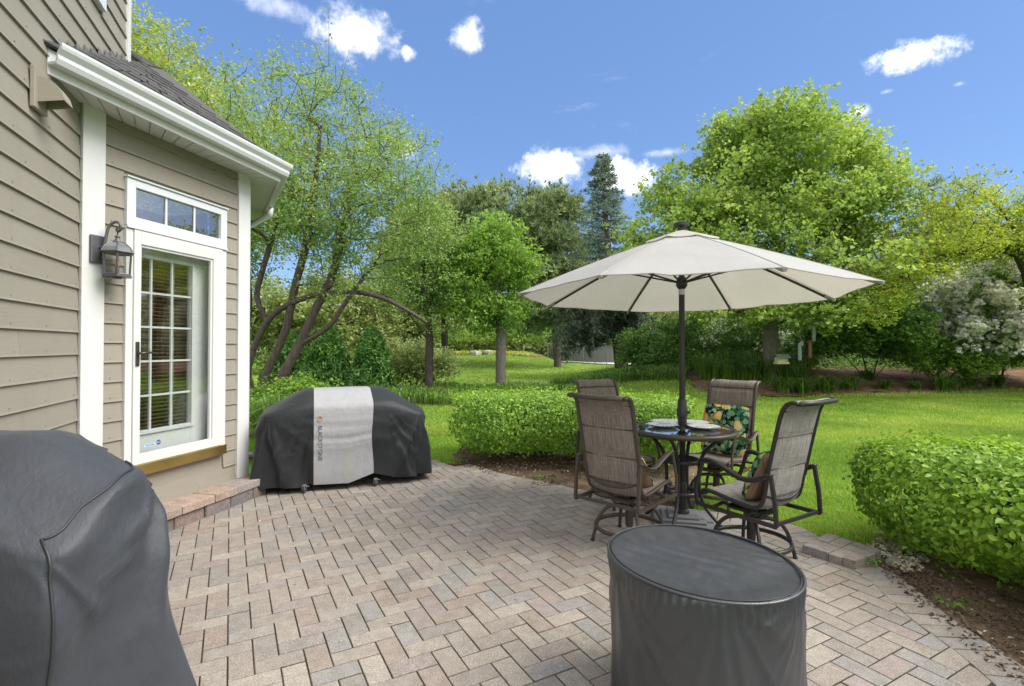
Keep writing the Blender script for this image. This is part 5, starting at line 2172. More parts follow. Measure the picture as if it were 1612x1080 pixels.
# hedges -----------------------------------------------------------------
def hedge(name, label, path, halfw, ztop, leafm, n, lsize, seed, flare=.12, stems=26, zb=.16):
    """clipped hedge along a path of (x, y): leaves in a skin over a rounded box, stems below"""
    rng = np.random.default_rng(seed)
    P = catmull([(x, y, 0) for x, y in path], 8)
    L = [0]
    for a, b in zip(P, P[1:]): L.append(L[-1] + (b - a).length)
    tot = L[-1]
    A = np.array([(p.x, p.y) for p in P])
    La = np.array(L)
    root = thing(name, label, 'hedge', (P[0].x, P[0].y, 0))
    o = np.array([P[0].x, P[0].y, 0])
    m = n
    s = rng.uniform(-halfw * .9, tot + halfw * .9, m)
    th = rng.uniform(-.38 * PI, 1.38 * PI, m)                # round the section, open underneath
    dep = 1 - np.abs(rng.normal(0, .09, m)) - (rng.random(m) < .3) * rng.uniform(0, .3, m)
    hzz = (ztop - zb) / 2
    per = np.array([2 * hzz, 2 * halfw, 2 * hzz, 1.0 * halfw])
    side = rng.choice(4, m, p=per / per.sum())
    w_ = rng.uniform(-1, 1, m)
    sx = np.select([side == 0, side == 1, side == 2], [np.ones(m), w_, -np.ones(m)], w_)
    sz = np.select([side == 0, side == 1, side == 2], [w_, np.ones(m), w_], -np.ones(m))
    q_ = (np.abs(sx) ** 5 + np.abs(sz) ** 5) ** .2
    sx, sz = sx / q_, sz / q_
    sc = np.clip(s, 0, tot)
    over = np.clip(np.abs(s - sc) / halfw, 0, .98)           # rounded ends
    endk = (1 - over ** 3.2) ** (1 / 3.2)
    cxy = np.stack([np.interp(sc, La, A[:, 0]), np.interp(sc, La, A[:, 1])], 1)
    e2 = np.stack([np.interp(np.clip(sc + .05, 0, tot), La, A[:, 0]) - np.interp(np.clip(sc - .05, 0, tot), La, A[:, 0]),
                   np.interp(np.clip(sc + .05, 0, tot), La, A[:, 1]) - np.interp(np.clip(sc - .05, 0, tot), La, A[:, 1])], 1)
    tg = e2 / (np.linalg.norm(e2, axis=1, keepdims=True) + 1e-9)
    nr_ = np.stack([-tg[:, 1], tg[:, 0]], 1)
    hz = (ztop - zb) / 2
    zc = zb + hz
    und = np.where(sz < 0, 1 - .30 * np.abs(sz) ** 1.5, 1)   # tucked in towards the foot
    lump = (fbm(np.stack([s * 1.6, sx * 1.3, sz * 1.5 + 7], 1), 3) - .5)
    k = dep * (1 + .40 * lump)
    z = zc + sz * hz * (dep + .22 * lump)
    sq = (1 - .05 * over ** 2)
    pos = np.stack([cxy[:, 0] + nr_[:, 0] * sx * halfw * k * endk * und + tg[:, 0] * (s - sc) * (k * und),
                    cxy[:, 1] + nr_[:, 1] * sx * halfw * k * endk * und + tg[:, 1] * (s - sc) * (k * und), z * sq], 1)
    outv = unit(np.stack([nr_[:, 0] * sx + tg[:, 0] * (s - sc) / halfw, nr_[:, 1] * sx + tg[:, 1] * (s - sc) / halfw, sz * 1.1], 1))
    # stray shoots above the clipped top
    tip = rng.random(m) < .10
    pos[tip] += outv[tip] * rng.uniform(.02, .09, (tip.sum(), 1))
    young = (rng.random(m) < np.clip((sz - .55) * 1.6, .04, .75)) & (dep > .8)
    v, f = leaf_hex(rng, pos[~young] - o, np.full((~young).sum(), lsize), .62, outv[~young])
    np_mesh('leaves', v, f, leafm, root)
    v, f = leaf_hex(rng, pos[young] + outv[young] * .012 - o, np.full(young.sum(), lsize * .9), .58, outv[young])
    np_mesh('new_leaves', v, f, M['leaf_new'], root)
    st = MB()
    for k in range(stems):
        u = rng.uniform(.02, .98)
        c = np.array([np.interp(u * tot, La, A[:, 0]), np.interp(u * tot, La, A[:, 1])])
        i = int(np.argmin(((A - c) ** 2).sum(1)))
        t_ = A[min(i + 1, len(A) - 1)] - A[max(i - 1, 0)]
        t_ = t_ / np.linalg.norm(t_)
        nn = np.array([-t_[1], t_[0]])
        b = c + nn * rng.uniform(-.3, .3) * halfw
        for q in range(6):
            d = rng.normal(size=2) * .22
            top = c + nn * np.clip((b - c) @ nn + d[0], -halfw * .85, halfw * .85) + t_ * d[1]
            st.tube([(b[0] - o[0], b[1] - o[1], -.02), ((b[0] * .6 + top[0] * .4) - o[0] + rng.normal() * .03, (b[1] * .6 + top[1] * .4) - o[1], ztop * .4),
                     (top[0] - o[0], top[1] - o[1], ztop * rng.uniform(.7, .95))], [rng.uniform(.008, .016), .008, .004], 5)
    st.build('stems', M['twig'], root)
    return root


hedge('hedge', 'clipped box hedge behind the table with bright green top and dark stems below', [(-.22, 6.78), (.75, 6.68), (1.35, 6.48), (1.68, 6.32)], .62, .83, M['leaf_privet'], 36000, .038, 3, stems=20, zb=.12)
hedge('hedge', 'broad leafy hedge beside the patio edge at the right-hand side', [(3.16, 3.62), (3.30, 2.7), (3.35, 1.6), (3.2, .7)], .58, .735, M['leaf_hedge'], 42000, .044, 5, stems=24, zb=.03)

# grass --------------------------------------------------------------------
def grass(name, n, x0, x1, y0, y1, hgt, width, mat, seed, excl, power=1.0, patch=0.0):
    rng = np.random.default_rng(seed)
    y = y0 + (y1 - y0) * rng.random(n) ** power
    x = rng.uniform(x0, x1, n)
    keep = (np.abs(x) < y * 1.05 + .4)
    for poly in excl:
        keep &= ~poly_mask(x, y, poly)
    x, y = x[keep], y[keep]
    pos = np.stack([x, y, ground_z(x, y) - .004], 1)
    h = hgt * (0.75 + .5 * fbm(np.stack([x * 2.2, y * 2.2, x * 0], 1), 2))
    v, f = blades(rng, pos, h, np.full(len(pos), width), .75, 1)
    o = np_mesh(name, v, f, mat)
    tag(o, kind='stuff')
    return o


patio_poly = [(p.x, p.y) for p in OUTER]
blk_poly = [tuple(at(*p).to_2d()) for p in ((1255, 862), (1346, 890), (1400, 872), (1306, 838))]
house_poly = [(-9, -2), (-1.8, .2), (-3.03, 3.57), (-2.6, 5.3), (-3.5, 7.2), (-9, 8)]
EX = [patio_poly, blk_poly, bed1, bed2, mb_poly, lily_bed, house_poly, far_bed, road_poly]
g_ = grass('lawn_grass', 230000, -1.6, 9.0, 3.6, 10.0, .042, .0065, M['blade'], 21, EX, 1.35)
g2_ = grass('lawn_grass', 210000, -7.0, 15.5, 8.5, 17.5, .052, .013, M['blade'], 22, EX, 1.2)
g3_ = grass('hill_grass', 150000, -16, 16, 14.5, 48, .075, .035, M['blade_far'], 23, EX, 1.5)
for o, l in ((g_, 'short green lawn blades next to the patio'), (g2_, 'mown lawn stretching to the planted bed'), (g3_, 'paler rough grass on the rising ground beyond')):
    o['label'] = l


def scatter_leafy(name, n, poly, size, mat, seed, lift=.01, hgt=.03, kind='stuff', label=None):
    rng = np.random.default_rng(seed)
    xs, ys = [p[0] for p in poly], [p[1] for p in poly]
    x, y = rng.uniform(min(xs), max(xs), n), rng.uniform(min(ys), max(ys), n)
    k = poly_mask(x, y, poly)
    x, y = x[k], y[k]
    q = fbm(np.stack([x * 2.5, y * 2.5, x * 0 + seed], 1), 3) > .48
    x, y = x[q], y[q]
    pos = np.stack([x, y, ground_z(x, y) + lift + .02 + rng.uniform(0, hgt, len(x))], 1)
    v, f = leaf_cards(rng, pos, np.full(len(pos), size), .5, 1.2)
    o = np_mesh(name, v, f, mat)
    tag(o, label, None, None, kind)
    return o


scatter_leafy('hedge_clippings', 2600, bed2, .026, M['litter'], 41, .012, .012, label='pale dry clippings on the soil by the right hedge')
scatter_leafy('mulch_chips', 16000, bed2, .026, M['chips'], 44, .0, .012, label='loose brown mulch chips under the right hedge')
scatter_leafy('mulch_chips', 16000, bed1, .026, M['chips'], 45, .0, .012, label='loose brown mulch chips under the long hedge')
clip_poly = [tuple(at(*p).to_2d()) for p in ((1345, 845), (1400, 835), (1480, 900), (1420, 905))]
scatter_leafy('hedge_clippings', 1500, clip_poly, .035, M['litter'], 42, .012, .02, label='pale clippings and bleached leaves beside the raised pavers')
scatter_leafy('hedge_clippings', 2200, bed1, .024, M['litter'], 43, .012, .012, label='dry clippings on the soil under the long hedge')


rngf = np.random.default_rng(47)
fx, fy = rngf.uniform(-2.2, 2.2, 90), rngf.uniform(1.6, 6.2, 90)
kf = poly_mask(fx, fy, [(p.x, p.y) for p in OUTER])
v, f = leaf_cards(rngf, np.stack([fx[kf], fy[kf], np.full(kf.sum(), .006)], 1), np.full(kf.sum(), .022), .5, 3.0, fold=.05)
tag(np_mesh('fallen_leaves', v, f, M['litter']), 'a few dry leaf bits lying about on the pavers', None, None, 'stuff')


def sprout(px, py, n, size, seed, label):
    p = at(px, py)
    rng = np.random.default_rng(seed)
    root = thing('weed', label, 'weed', (p.x, p.y, 0))
    pos = rng.normal(size=(n, 3)) * np.array([.05, .03, .012]) + np.array([0, 0, .02])
    v, f = leaf_cards(rng, pos, np.full(n, size), .6, 1.0)
    np_mesh('leaves', v, f, M['leaf_mid'], root)
    MB().tube([(0, 0, -.01), (.01, 0, .03)], .002, 4).build('stem', M['twig'], root)


sprout(1308, 869, 60, .022, 51, 'little green weed in the joint before the raised paver block')
sprout(1362, 888, 90, .024, 52, 'spreading weed at the corner of the raised paver block')
sprout(1505, 958, 50, .024, 53, 'small weed on the soil by the curved paver edge')
sprout(640 + 210, 753, 50, .018, 54, 'moss-like weed at the paver edge under the long hedge')

rk = MB().lathe([(.012, -.03), (.075, -.02), (.092, .012), (.078, .05), (.04, .070), (.006, .074)], (0, 0, 0), 18, rfun=lambda a, r: 1 + .10 * math.sin(a * 2 + 1) + .05 * math.sin(a * 5))
p = at(1408, 887)
rk_scale = .62
o = rk.build('rock', M['rock'], None, smooth=True)
o.location = (p.x, p.y, -.01)
o.scale = (rk_scale, rk_scale, rk_scale)
tag(o, 'rounded grey rock on the soil under the right hedge', 'rock')


# daylilies ------------------------------------------------------------------
def lily_mass(name, poly, n, h, seed, label, w=.022):
    rng = np.random.default_rng(seed)
    xs, ys = [p[0] for p in poly], [p[1] for p in poly]
    x, y = rng.uniform(min(xs), max(xs), n), rng.uniform(min(ys), max(ys), n)
    k = poly_mask(x, y, poly)
    x, y = x[k], y[k]
    pos = np.stack([x, y, ground_z(x, y)], 1)
    hh = h * (.65 + .7 * fbm(np.stack([x * 1.5, y * 1.5, x * 0], 1), 2))
    v, f = blades(rng, pos, hh, np.full(len(pos), w), .8, 2)
    o = np_mesh(name, v, f, M['lily'])
    return tag(o, label, None, None, 'stuff')


lily_mass('daylily_border', lily_bed, 16000, .33, 61, 'strap-leaved daylily border across the lawn, dark green')
lb2 = [on_ground(862, 18.2)[:2], on_ground(1075, 16.6)[:2], on_ground(1085, 18.0)[:2], on_ground(900, 20.0)[:2]]
lily_mass('daylily_border', lb2, 9000, .36, 62, 'daylily border under the dark spruce, edging the lawn')
lb3 = [on_ground(1100, 16.6)[:2], on_ground(1260, 15.6)[:2], on_ground(1275, 17.5)[:2], on_ground(1090, 18.6)[:2]]
lily_mass('tall_weeds', lb3, 5200, .85, 63, 'tall grassy growth in the mulch before the maple trunk', .02)
wg = [(-2.75, 6.5), (-1.9, 6.75), (-2.2, 7.6), (-3.6, 7.9), (-3.2, 6.6)]
lily_mass('tall_grass', wg, 2600, .75, 64, 'tall grass growing at the house corner behind the griddle cover', .016)

rng = np.random.default_rng(66)
n = 15000
x, y = rng.uniform(6, 30, n), rng.uniform(18.2, 24, n)
pos = np.stack([x, y, ground_z(x, y) + rng.random(n) ** 1.5 * (.25 + .9 * fbm(np.stack([x * .8, y * .8, x * 0], 1), 2))], 1)
v, f = leaf_cards(rng, pos, np.full(n, .13), .6, .5)
tag(np_mesh('undergrowth', v, f, M['leaf_dark']), 'dark low undergrowth at the back of the mulch bed', None, None, 'stuff')

lily_spots = [(1232, 15.0), (1262, 14.9), (1299, 15.1), (1338, 15.4), (1392, 15.5), (1440, 15.5), (1485, 15.3), (1524, 15.6), (1568, 15.8), (1365, 16.6)]
proto = None
for k, (px, Y) in enumerate(lily_spots):
    x, y, z = on_ground(px, Y)
    if proto is None:
        rng = np.random.default_rng(71)
        proto = thing('daylily_clump', 'strappy green daylily clump in the mulch along the lawn edge', 'plant', (x, y, z), 0, 'daylily clumps in the mulch bed')
        pos = rng.normal(size=(170, 3)) * np.array([.10, .10, 0])
        v, f = blades(rng, pos, np.full(170, .50), np.full(170, .026), .95, 2)
        np_mesh('leaves', v, f, M['lily'], proto)
        o = proto
    else:
        o = copy_tree(proto)
        o.location = (x, y, z)
        o.rotation_euler = (0, 0, k * 1.7)
        s = [1, .95, 1.05, .9, .6, .55, .95, .7, .8, .75][k]
        o.scale = (s * 1.1, s * 1.1, s)
    o['label'] = ['daylily clump just right of the maple trunk foot, behind the facing chair', 'daylily clump between the maple trunk and the feeder pole foot', 'daylily clump just right of the feeder pole foot', 'fourth daylily clump from the maple trunk along the lawn edge', 'small low daylily tuft under the large dark bush, along the lawn edge', 'smallest daylily tuft in the bare mulch right of the dark bush', 'wide daylily clump before the fresh green shrub, right part of the bed', 'daylily clump below the blossoming bush, second from the bed end', 'last daylily clump at the right end of the bed', 'daylily clump set back in the mulch under the dark bush stems'][k]

# ------------------------------------------------------------------ trees
# old multi-stemmed crabapple behind the griddle
Yc = 9.6
bx = on_ground(415, Yc)
tree('crabapple_tree', 'old many-stemmed crabapple leaning over behind the griddle cover, sparse leaves', 'tree', bx,
     [ell(470, 250, Yc, 170, 140, 2.1), ell(560, 300, Yc, 140, 130, 1.8), ell(400, 330, Yc, 110, 120, 1.6), ell(600, 390, Yc, 105, 90, 1.4),
      ell(480, 430, Yc + .4, 130, 60, 1.5), ell(500, 140, Yc, 70, 60, 1.0), ell(655, 260, Yc, 55, 70, .8)],
     [{'pts': [bx, V3(388, 600, Yc), V3(418, 510, Yc), V3(471, 472, Yc), V3(543, 460, Yc - .3), V3(599, 468, Yc - .4), V3(650, 494, Yc - .4), V3(672, 508, Yc - .4)], 'r': (.07, .03)},
      {'pts': [(bx[0] + .1, bx[1], bx[2]), V3(412, 612, Yc), V3(449, 521, Yc), V3(465, 449, Yc + .1), V3(485, 371, Yc + .1), V3(500, 250, Yc)]},
      {'pts': [(bx[0] + .2, bx[1] - .1, bx[2]), V3(438, 606, Yc - .2), V3(471, 543, Yc - .2), V3(499, 482, Yc - .2), V3(527, 421, Yc - .1), V3(552, 300, Yc)]},
      {'pts': [V3(471, 543, Yc - .2), V3(515, 517, Yc - .4), V3(546, 474, Yc - .5), V3(600, 400, Yc - .5)], 'from': 1},
      {'pts': [(bx[0] - .15, bx[1] + .2, bx[2]), V3(386, 560, Yc + .3), V3(392, 470, Yc + .3), V3(380, 360, Yc + .2)]},
      {'pts': [V3(421, 508, Yc), V3(405, 470, Yc), V3(412, 430, Yc), V3(440, 340, Yc)], 'from': 1, 'r': (.05, .02)}],
     M['bark_red'], M['leaf_crab'], nt=760, nl=46000, lsize=.056, spread=.17, hollow=.25, gap=.32, r_tip=.0055, pipe=2.35, seed=11, trunk_r=.085, shoots=150, rscale=.62, gscale=.8)
Yw = 12.5
bw = on_ground(330, Yw)
tree('crabapple_tree', 'tall yellow-green tree rising above the bay roof beside the house', 'tree', bw,
     [ell(270, 190, Yw, 120, 120, 2.2), ell(235, 100, Yw, 60, 90, 1.4), ell(360, 220, Yw, 100, 90, 1.8), ell(420, 190, Yw, 70, 90, 1.5), ell(330, 330, Yw, 150, 100, 2.0), ell(190, 90, Yw, 60, 80, 1.4)],
     [{'pts': [bw, V3(330, 520, Yw), V3(310, 400, Yw), V3(280, 280, Yw), V3(255, 140, Yw)]},
      {'pts': [V3(325, 460, Yw), V3(370, 360, Yw), V3(400, 250, Yw)], 'from': 1}],
     M['bark_grey'], M['leaf_willow'], nt=420, nl=34000, lsize=.085, spread=.21, hollow=.25, gap=.40, r_tip=.006, seed=12, trunk_r=.13, shoots=110)

# two young trees on the lawn
Y2 = 16.0
b2 = on_ground(789, Y2)
tree('young_tree', 'small round tree with bright green leaves and a straight grey trunk on the lawn', 'tree', b2,
     [ell(775, 410, Y2, 62, 55), ell(740, 450, Y2, 48, 55), ell(805, 460, Y2, 42, 50), ell(760, 490, Y2, 55, 28), ell(785, 365, Y2, 36, 26), ell(832, 420, Y2, 20, 30)],
     [{'pts': [b2, V3(788, 570, Y2), V3(789, 520, Y2), V3(782, 460, Y2), V3(778, 400, Y2)]}],
     M['bark_grey'], M['leaf_bright'], nt=300, nl=22000, lsize=.105, spread=.20, hollow=.30, gap=.25, seed=13, trunk_r=.155, up=.3, droop=.5)
Y3 = 15.6
b3 = on_ground(676, Y3)
tree('young_tree', 'young lawn tree with a dark slim trunk left of the grey-trunked one', 'tree', b3,
     [ell(675, 380, Y3, 60, 60), ell(640, 430, Y3, 50, 60), ell(700, 470, Y3, 45, 40), ell(660, 330, Y3, 38, 34), ell(720, 505, Y3, 40, 22)],
     [{'pts': [b3, V3(675, 575, Y3), V3(676, 530, Y3), V3(668, 450, Y3), V3(668, 360, Y3)]},
      {'pts': [V3(676, 540, Y3), V3(640, 490, Y3), V3(610, 470, Y3)], 'from': 1}],
     M['bark_dark'], M['leaf_crab'], nt=300, nl=17000, lsize=.085, spread=.2, hollow=.25, gap=.35, seed=14, trunk_r=.125)

# the big maple, its second stem to the left
Ym = 16.2
bm = on_ground(1216, Ym)
tree('maple_tree', 'big spreading maple with pale green leaves behind the umbrella', 'tree', bm,
     [ell(1310, 250, Ym, 60, 55, 1.8), ell(1195, 228, Ym, 75, 45, 2.0), ell(1400, 300, Ym - 1, 34, 34, 1.2), ell(1215, 235, Ym, 100, 75, 2.6), ell(1120, 300, Ym, 95, 75, 2.4), ell(1310, 300, Ym, 90, 75, 2.4), ell(1200, 370, Ym, 150, 80, 3.0), ell(1060, 380, Ym, 85, 70, 2.0),
      ell(1370, 340, Ym - 1, 60, 60, 1.8), ell(1340, 420, Ym - 1.5, 100, 55, 2.2), ell(1150, 470, Ym - 1.4, 120, 34, 2.0), ell(1290, 480, Ym - 1.6, 110, 30, 2.0), ell(1245, 196, Ym, 55, 26, 1.4), ell(1120, 225, Ym, 34, 45, 1.0),
      ell(1010, 430, Ym + .5, 45, 50, 1.6)],
     [{'pts': [bm, V3(1214, 575, Ym), V3(1213, 530, Ym), V3(1218, 460, Ym), V3(1222, 380, Ym), V3(1225, 280, Ym), V3(1228, 200, Ym)]},
      {'pts': [V3(1216, 490, Ym), V3(1160, 420, Ym), V3(1110, 340, Ym)], 'from': 1},
      {'pts': [V3(1216, 480, Ym), V3(1280, 410, Ym - .3), V3(1330, 340, Ym - .5)], 'from': 1},
      {'pts': [V3(1214, 520, Ym), V3(1140, 480, Ym - .8), V3(1080, 440, Ym - 1)], 'from': 1},
      {'pts': [V3(1214, 515, Ym), V3(1300, 475, Ym - 1), V3(1370, 430, Ym - 1.4)], 'from': 1}],
     M['bark_grey'], M['leaf_maple'], nt=1050, nl=92000, lsize=.115, spread=.25, hollow=.42, gap=.40, r_tip=.007, seed=15, trunk_r=.23, aspect=.85, up=.35, gscale=1.0, shoots=24, clump=.30)

# honey locust reaching in at the right
Yl = 13.5
bl = on_ground(1640, Yl)
tree('locust_tree', 'fine-leaved yellow-green tree with dark crooked limbs at far right', 'tree', bl,
     [ell(1560, 330, Yl, 90, 34, 1.8), ell(1470, 370, Yl, 75, 40, 1.6), ell(1600, 380, Yl, 70, 26, 1.5), ell(1430, 430, Yl, 60, 36, 1.4), ell(1520, 395, Yl, 80, 22, 1.7), ell(1590, 285, Yl, 60, 22, 1.3),
      ell(1510, 300, Yl, 50, 18, 1.2), ell(1660, 340, Yl, 90, 70, 2.0), ell(1380, 470, Yl - .4, 45, 26, 1.0)],
     [{'pts': [bl, V3(1640, 520, Yl), V3(1625, 440, Yl), V3(1600, 400, Yl), V3(1560, 390, Yl), V3(1500, 400, Yl - .2), V3(1440, 415, Yl - .3)]},
      {'pts': [V3(1610, 420, Yl), V3(1595, 360, Yl), V3(1565, 320, Yl), V3(1520, 300, Yl)], 'from': 1},
      {'pts': [V3(1625, 440, Yl), V3(1650, 360, Yl), V3(1660, 290, Yl)], 'from': 1}],
     M['bark_dark'], M['leaf_locust'], nt=420, nl=24000, lsize=.085, spread=.19, hollow=.2, gap=.38, r_tip=.007, seed=16, trunk_r=.16, aspect=.5, shoots=40)


# conifers ---------------------------------------------------------------
def tufts(rng, pos, axis, n, length, width):
    """bursts of needles round shoot tips: n thin triangles each"""
    m = len(pos)
    d = rng.normal(size=(m, n, 3)) * .75 + axis[:, None] * 1.0
    d = unit(d)
    side = unit(np.cross(d, rng.normal(size=(m, n, 3))))
    L = length * rng.uniform(.7, 1.25, (m, n, 1))
    p = pos[:, None] + 0 * d
    v = np.empty((m, n, 3, 3))
    v[:, :, 0] = p - side * width
    v[:, :, 1] = p + side * width
    v[:, :, 2] = p + d * L
    return v.reshape(-1, 3), np.arange(m * n * 3).reshape(-1, 3)


def pine(label, base, ells, trunk, nt, ntuft, mat, seed, tl=.30, tw=.022, nn=12, r=.22, gap=.3):
    rng = np.random.default_rng(seed)
    root = thing('pine_tree', label, 'tree', tuple(base))
    b = np.array(base)
    E = [(e[0] - b[0], e[1] - b[1], e[2] - b[2], e[3], e[4], e[5]) for e in ells]
    T = ell_points(rng, E, nt, .45, gap, .45, seed)
    N, par, rad, tips = grow(rng, [{'pts': [tuple(np.array(p) - b) for p in trunk]}], T, .012, 2.3)
    k = r / rad[0]
    rad = rad * np.clip(k, .3, 3)
    skeleton_mesh('trunk', N, par, rad, M['bark_red'], root)
    per = max(1, ntuft // len(tips))
    c = N[tips]
    pos = (c[:, None] + rng.normal(size=(len(tips), per, 3)) * np.array([.42, .42, .26])).reshape(-1, 3)
    ce = np.mean(np.array(E)[:, :3], 0)
    ax = unit(unit(pos - ce) * .7 + np.array([0, 0, 1.0]))
    v, f = tufts(rng, pos, ax, nn, tl, tw)
    np_mesh('needles', v, f, mat, root)
    return root


Yp = 30.0
bp = on_ground(878, Yp)
pine('broad dark grey-green pine with clumped needles beyond the lawn', bp,
     [ell(800, 330, Yp, 55, 40), ell(850, 350, Yp, 60, 60), ell(880, 410, Yp, 55, 60), ell(830, 420, Yp, 70, 70), ell(850, 480, Yp, 70, 40), ell(810, 300, Yp, 30, 20), ell(895, 340, Yp, 22, 26), ell(760, 350, Yp, 55, 50)],
     [bp, V3(872, 490, Yp), V3(850, 380, Yp), V3(820, 310, Yp)], 300, 9500, M['needle_pine'], 21, gap=.16, tw=.032)
bp2 = on_ground(700, 33)
pine('yellowish pine to the left of the darker one, behind the young trees', bp2,
     [ell(700, 340, 33, 60, 40), ell(660, 390, 33, 70, 60), ell(740, 400, 33, 60, 60), ell(690, 450, 33, 90, 50), ell(735, 320, 33, 40, 24)],
     [bp2, V3(700, 480, 33), V3(702, 380, 33), V3(705, 320, 33)], 260, 7500, M['needle_yellow'], 22, tl=.34, gap=.16, tw=.032)
bp3 = on_ground(1470, 34)
pine('dark pine top showing behind the fine-leaved tree at right', bp3,
     [ell(1465, 340, 34, 40, 50), ell(1490, 400, 34, 60, 50), ell(1430, 400, 34, 50, 40), ell(1475, 300, 34, 24, 20)],
     [bp3, V3(1470, 480, 34), V3(1468, 380, 34), V3(1468, 300, 34)], 130, 1500, M['needle_pine'], 23, gap=.2)

# limbed-up spruce with hanging lower branches
rng = np.random.default_rng(24)
Ys = 22.5
bs = np.array(on_ground(978, Ys))
spr = thing('spruce_tree', 'tall blue-grey spruce with a bare leaning trunk and drooping dark lower boughs', 'tree', tuple(bs))
line = [np.array(q) - bs for q in [tuple(bs), V3(973, 540, Ys), V3(966, 480, Ys), V3(956, 380, Ys), V3(951, 300, Ys), V3(949, 246, Ys)]]
tl_ = [np.array(p) for p in catmull([tuple(p) for p in line], 8)]
Ht = tl_[-1][2]
sk = MB().tube([tuple(p) for p in tl_], [max(.02, .29 * (1 - i / len(tl_)) ** .8) for i in range(len(tl_))], 9)
up_pos, up_ax, lo_pos, lo_ax, cones = [], [], [], [], []
for i in range(150):
    u = .18 + .82 * (i / 150) ** .85
    zt = u * Ht
    k = min(range(len(tl_)), key=lambda q: abs(tl_[q][2] - zt))
    p = tl_[k]
    a = i * 2.4 + rng.uniform(-.4, .4)
    Lb = (2.3 * (1 - u) ** .72 + .22) * rng.uniform(.6, 1.12)
    if u < .36: Lb *= .95
    d = np.array([math.cos(a), math.sin(a), 0])
    drp = -.45 if u < .5 else -.10
    end = p + d * Lb + np.array([0, 0, drp * Lb + (.12 * Lb if u > .5 else 0)])
    mid = p + d * Lb * .5 + np.array([0, 0, drp * Lb * .25])
    sk.tube([tuple(p), tuple(mid), tuple(end)], [.035 * (1 - u) + .012, .02, .006], 4)
    m = int(9 + Lb * 13)
    for j in range(m):
        t = (j + rng.random()) / m
        if t < .12: continue
        q = p + (mid - p) * min(1, t * 2) if t < .5 else mid + (end - mid) * (t - .5) * 2
        sd = np.cross(d, [0, 0, 1]) * rng.normal() * .20 * (1 - t * .5)
        hang = rng.uniform(0, .55 if u < .45 else .12)
        for h in range(1 if u > .45 else 3):
            pp = q + sd - np.array([0, 0, hang * (h + 1) / 2])
            ax = d * .8 + np.array([0, 0, -.6 if u < .45 else .05]) + sd * 2
            (lo_pos if u < .42 else up_pos).append(pp)
            (lo_ax if u < .42 else up_ax).append(ax)
    if u > .84:
        for j in range(5):
            cones.append(p + (end - p) * rng.uniform(.3, 1) + rng.normal(size=3) * .05)
for k in range(15):
    a = PI + rng.uniform(-.55, .55) if k < 11 else rng.uniform(-.5, .6)
    zt = rng.uniform(2.6, 4.4)
    p = tl_[min(range(len(tl_)), key=lambda q: abs(tl_[q][2] - zt))]
    Lb = rng.uniform(1.2, 2.5) if k < 11 else rng.uniform(.4, .8)
    d = np.array([math.cos(a), math.sin(a), 0])
    end = p + d * Lb + np.array([0, 0, -.30 * Lb])
    sk.tube([tuple(p), tuple(p + d * Lb * .5), tuple(end)], [.05, .03, .012], 5)
    for j in range(40):
        t = rng.uniform(.35, 1)
        q = p + (end - p) * t
        L_ = rng.uniform(.3, 1.9)
        sd = np.array([rng.normal() * .12, rng.normal() * .25, 0])
        for h in range(6):
            lo_pos.append(q + sd - np.array([0, 0, L_ * h / 6]))
            lo_ax.append(np.array([rng.normal() * .4, rng.normal() * .4, -1.0]))
sk.build('trunk', M['bark_red'], spr, smooth=True)
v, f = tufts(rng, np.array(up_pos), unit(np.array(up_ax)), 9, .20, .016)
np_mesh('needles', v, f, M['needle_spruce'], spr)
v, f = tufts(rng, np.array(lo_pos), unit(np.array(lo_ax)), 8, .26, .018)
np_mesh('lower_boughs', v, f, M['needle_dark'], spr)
C_ = np.array(cones)
v, f = leaf_cards(rng, np.repeat(C_, 3, 0), np.full(len(C_) * 3, .15), .4, .1, droop=2.5)
np_mesh('cones', v, f, M['cone'], spr)


# arborvitae and bushes -----------------------------------------------------
def arborvitae(label, px, Y, wpx, top_py, seed):
    rng = np.random.default_rng(seed)
    b = np.array(on_ground(px, Y))
    root = thing('arborvitae', label, 'shrub', tuple(b), 0, 'arborvitae screen behind the crabapple')
    H = V3(px, top_py, Y)[2] - b[2]
    R = wpx / F_PX * Y
    n = 9000
    u = rng.random(n) ** .8
    a = rng.uniform(0, 2 * PI, n)
    rr = R * (1 - u) ** .55 * (.55 + .45 * np.sqrt(rng.random(n))) * (1 + .35 * (fbm(np.stack([np.cos(a) * 2, np.sin(a) * 2, u * 6], 1), 3) - .5) * 2)
    pos = np.stack([np.cos(a) * rr, np.sin(a) * rr, u * H], 1)
    v, f = leaf_cards(rng, pos, np.full(n, .14), .45, .0, aim=np.stack([np.cos(a) * .6, np.sin(a) * .6, np.ones(n)], 1))
    np_mesh('foliage', v, f, M['leaf_cedar'], root)
    MB().tube([(0, 0, -.05), (0, 0, H * .8)], [.07, .02], 6).build('trunk', M['bark_red'], root)


arborvitae('dark arborvitae cone between the crabapple stems and the next one', 515, 15.5, 46, 512, 31)
arborvitae('dark arborvitae with a ragged top, nearest the young lawn trees', 585, 15.2, 42, 516, 32)
arborvitae('arborvitae half hidden behind the crabapple stems', 455, 16.5, 44, 520, 33)


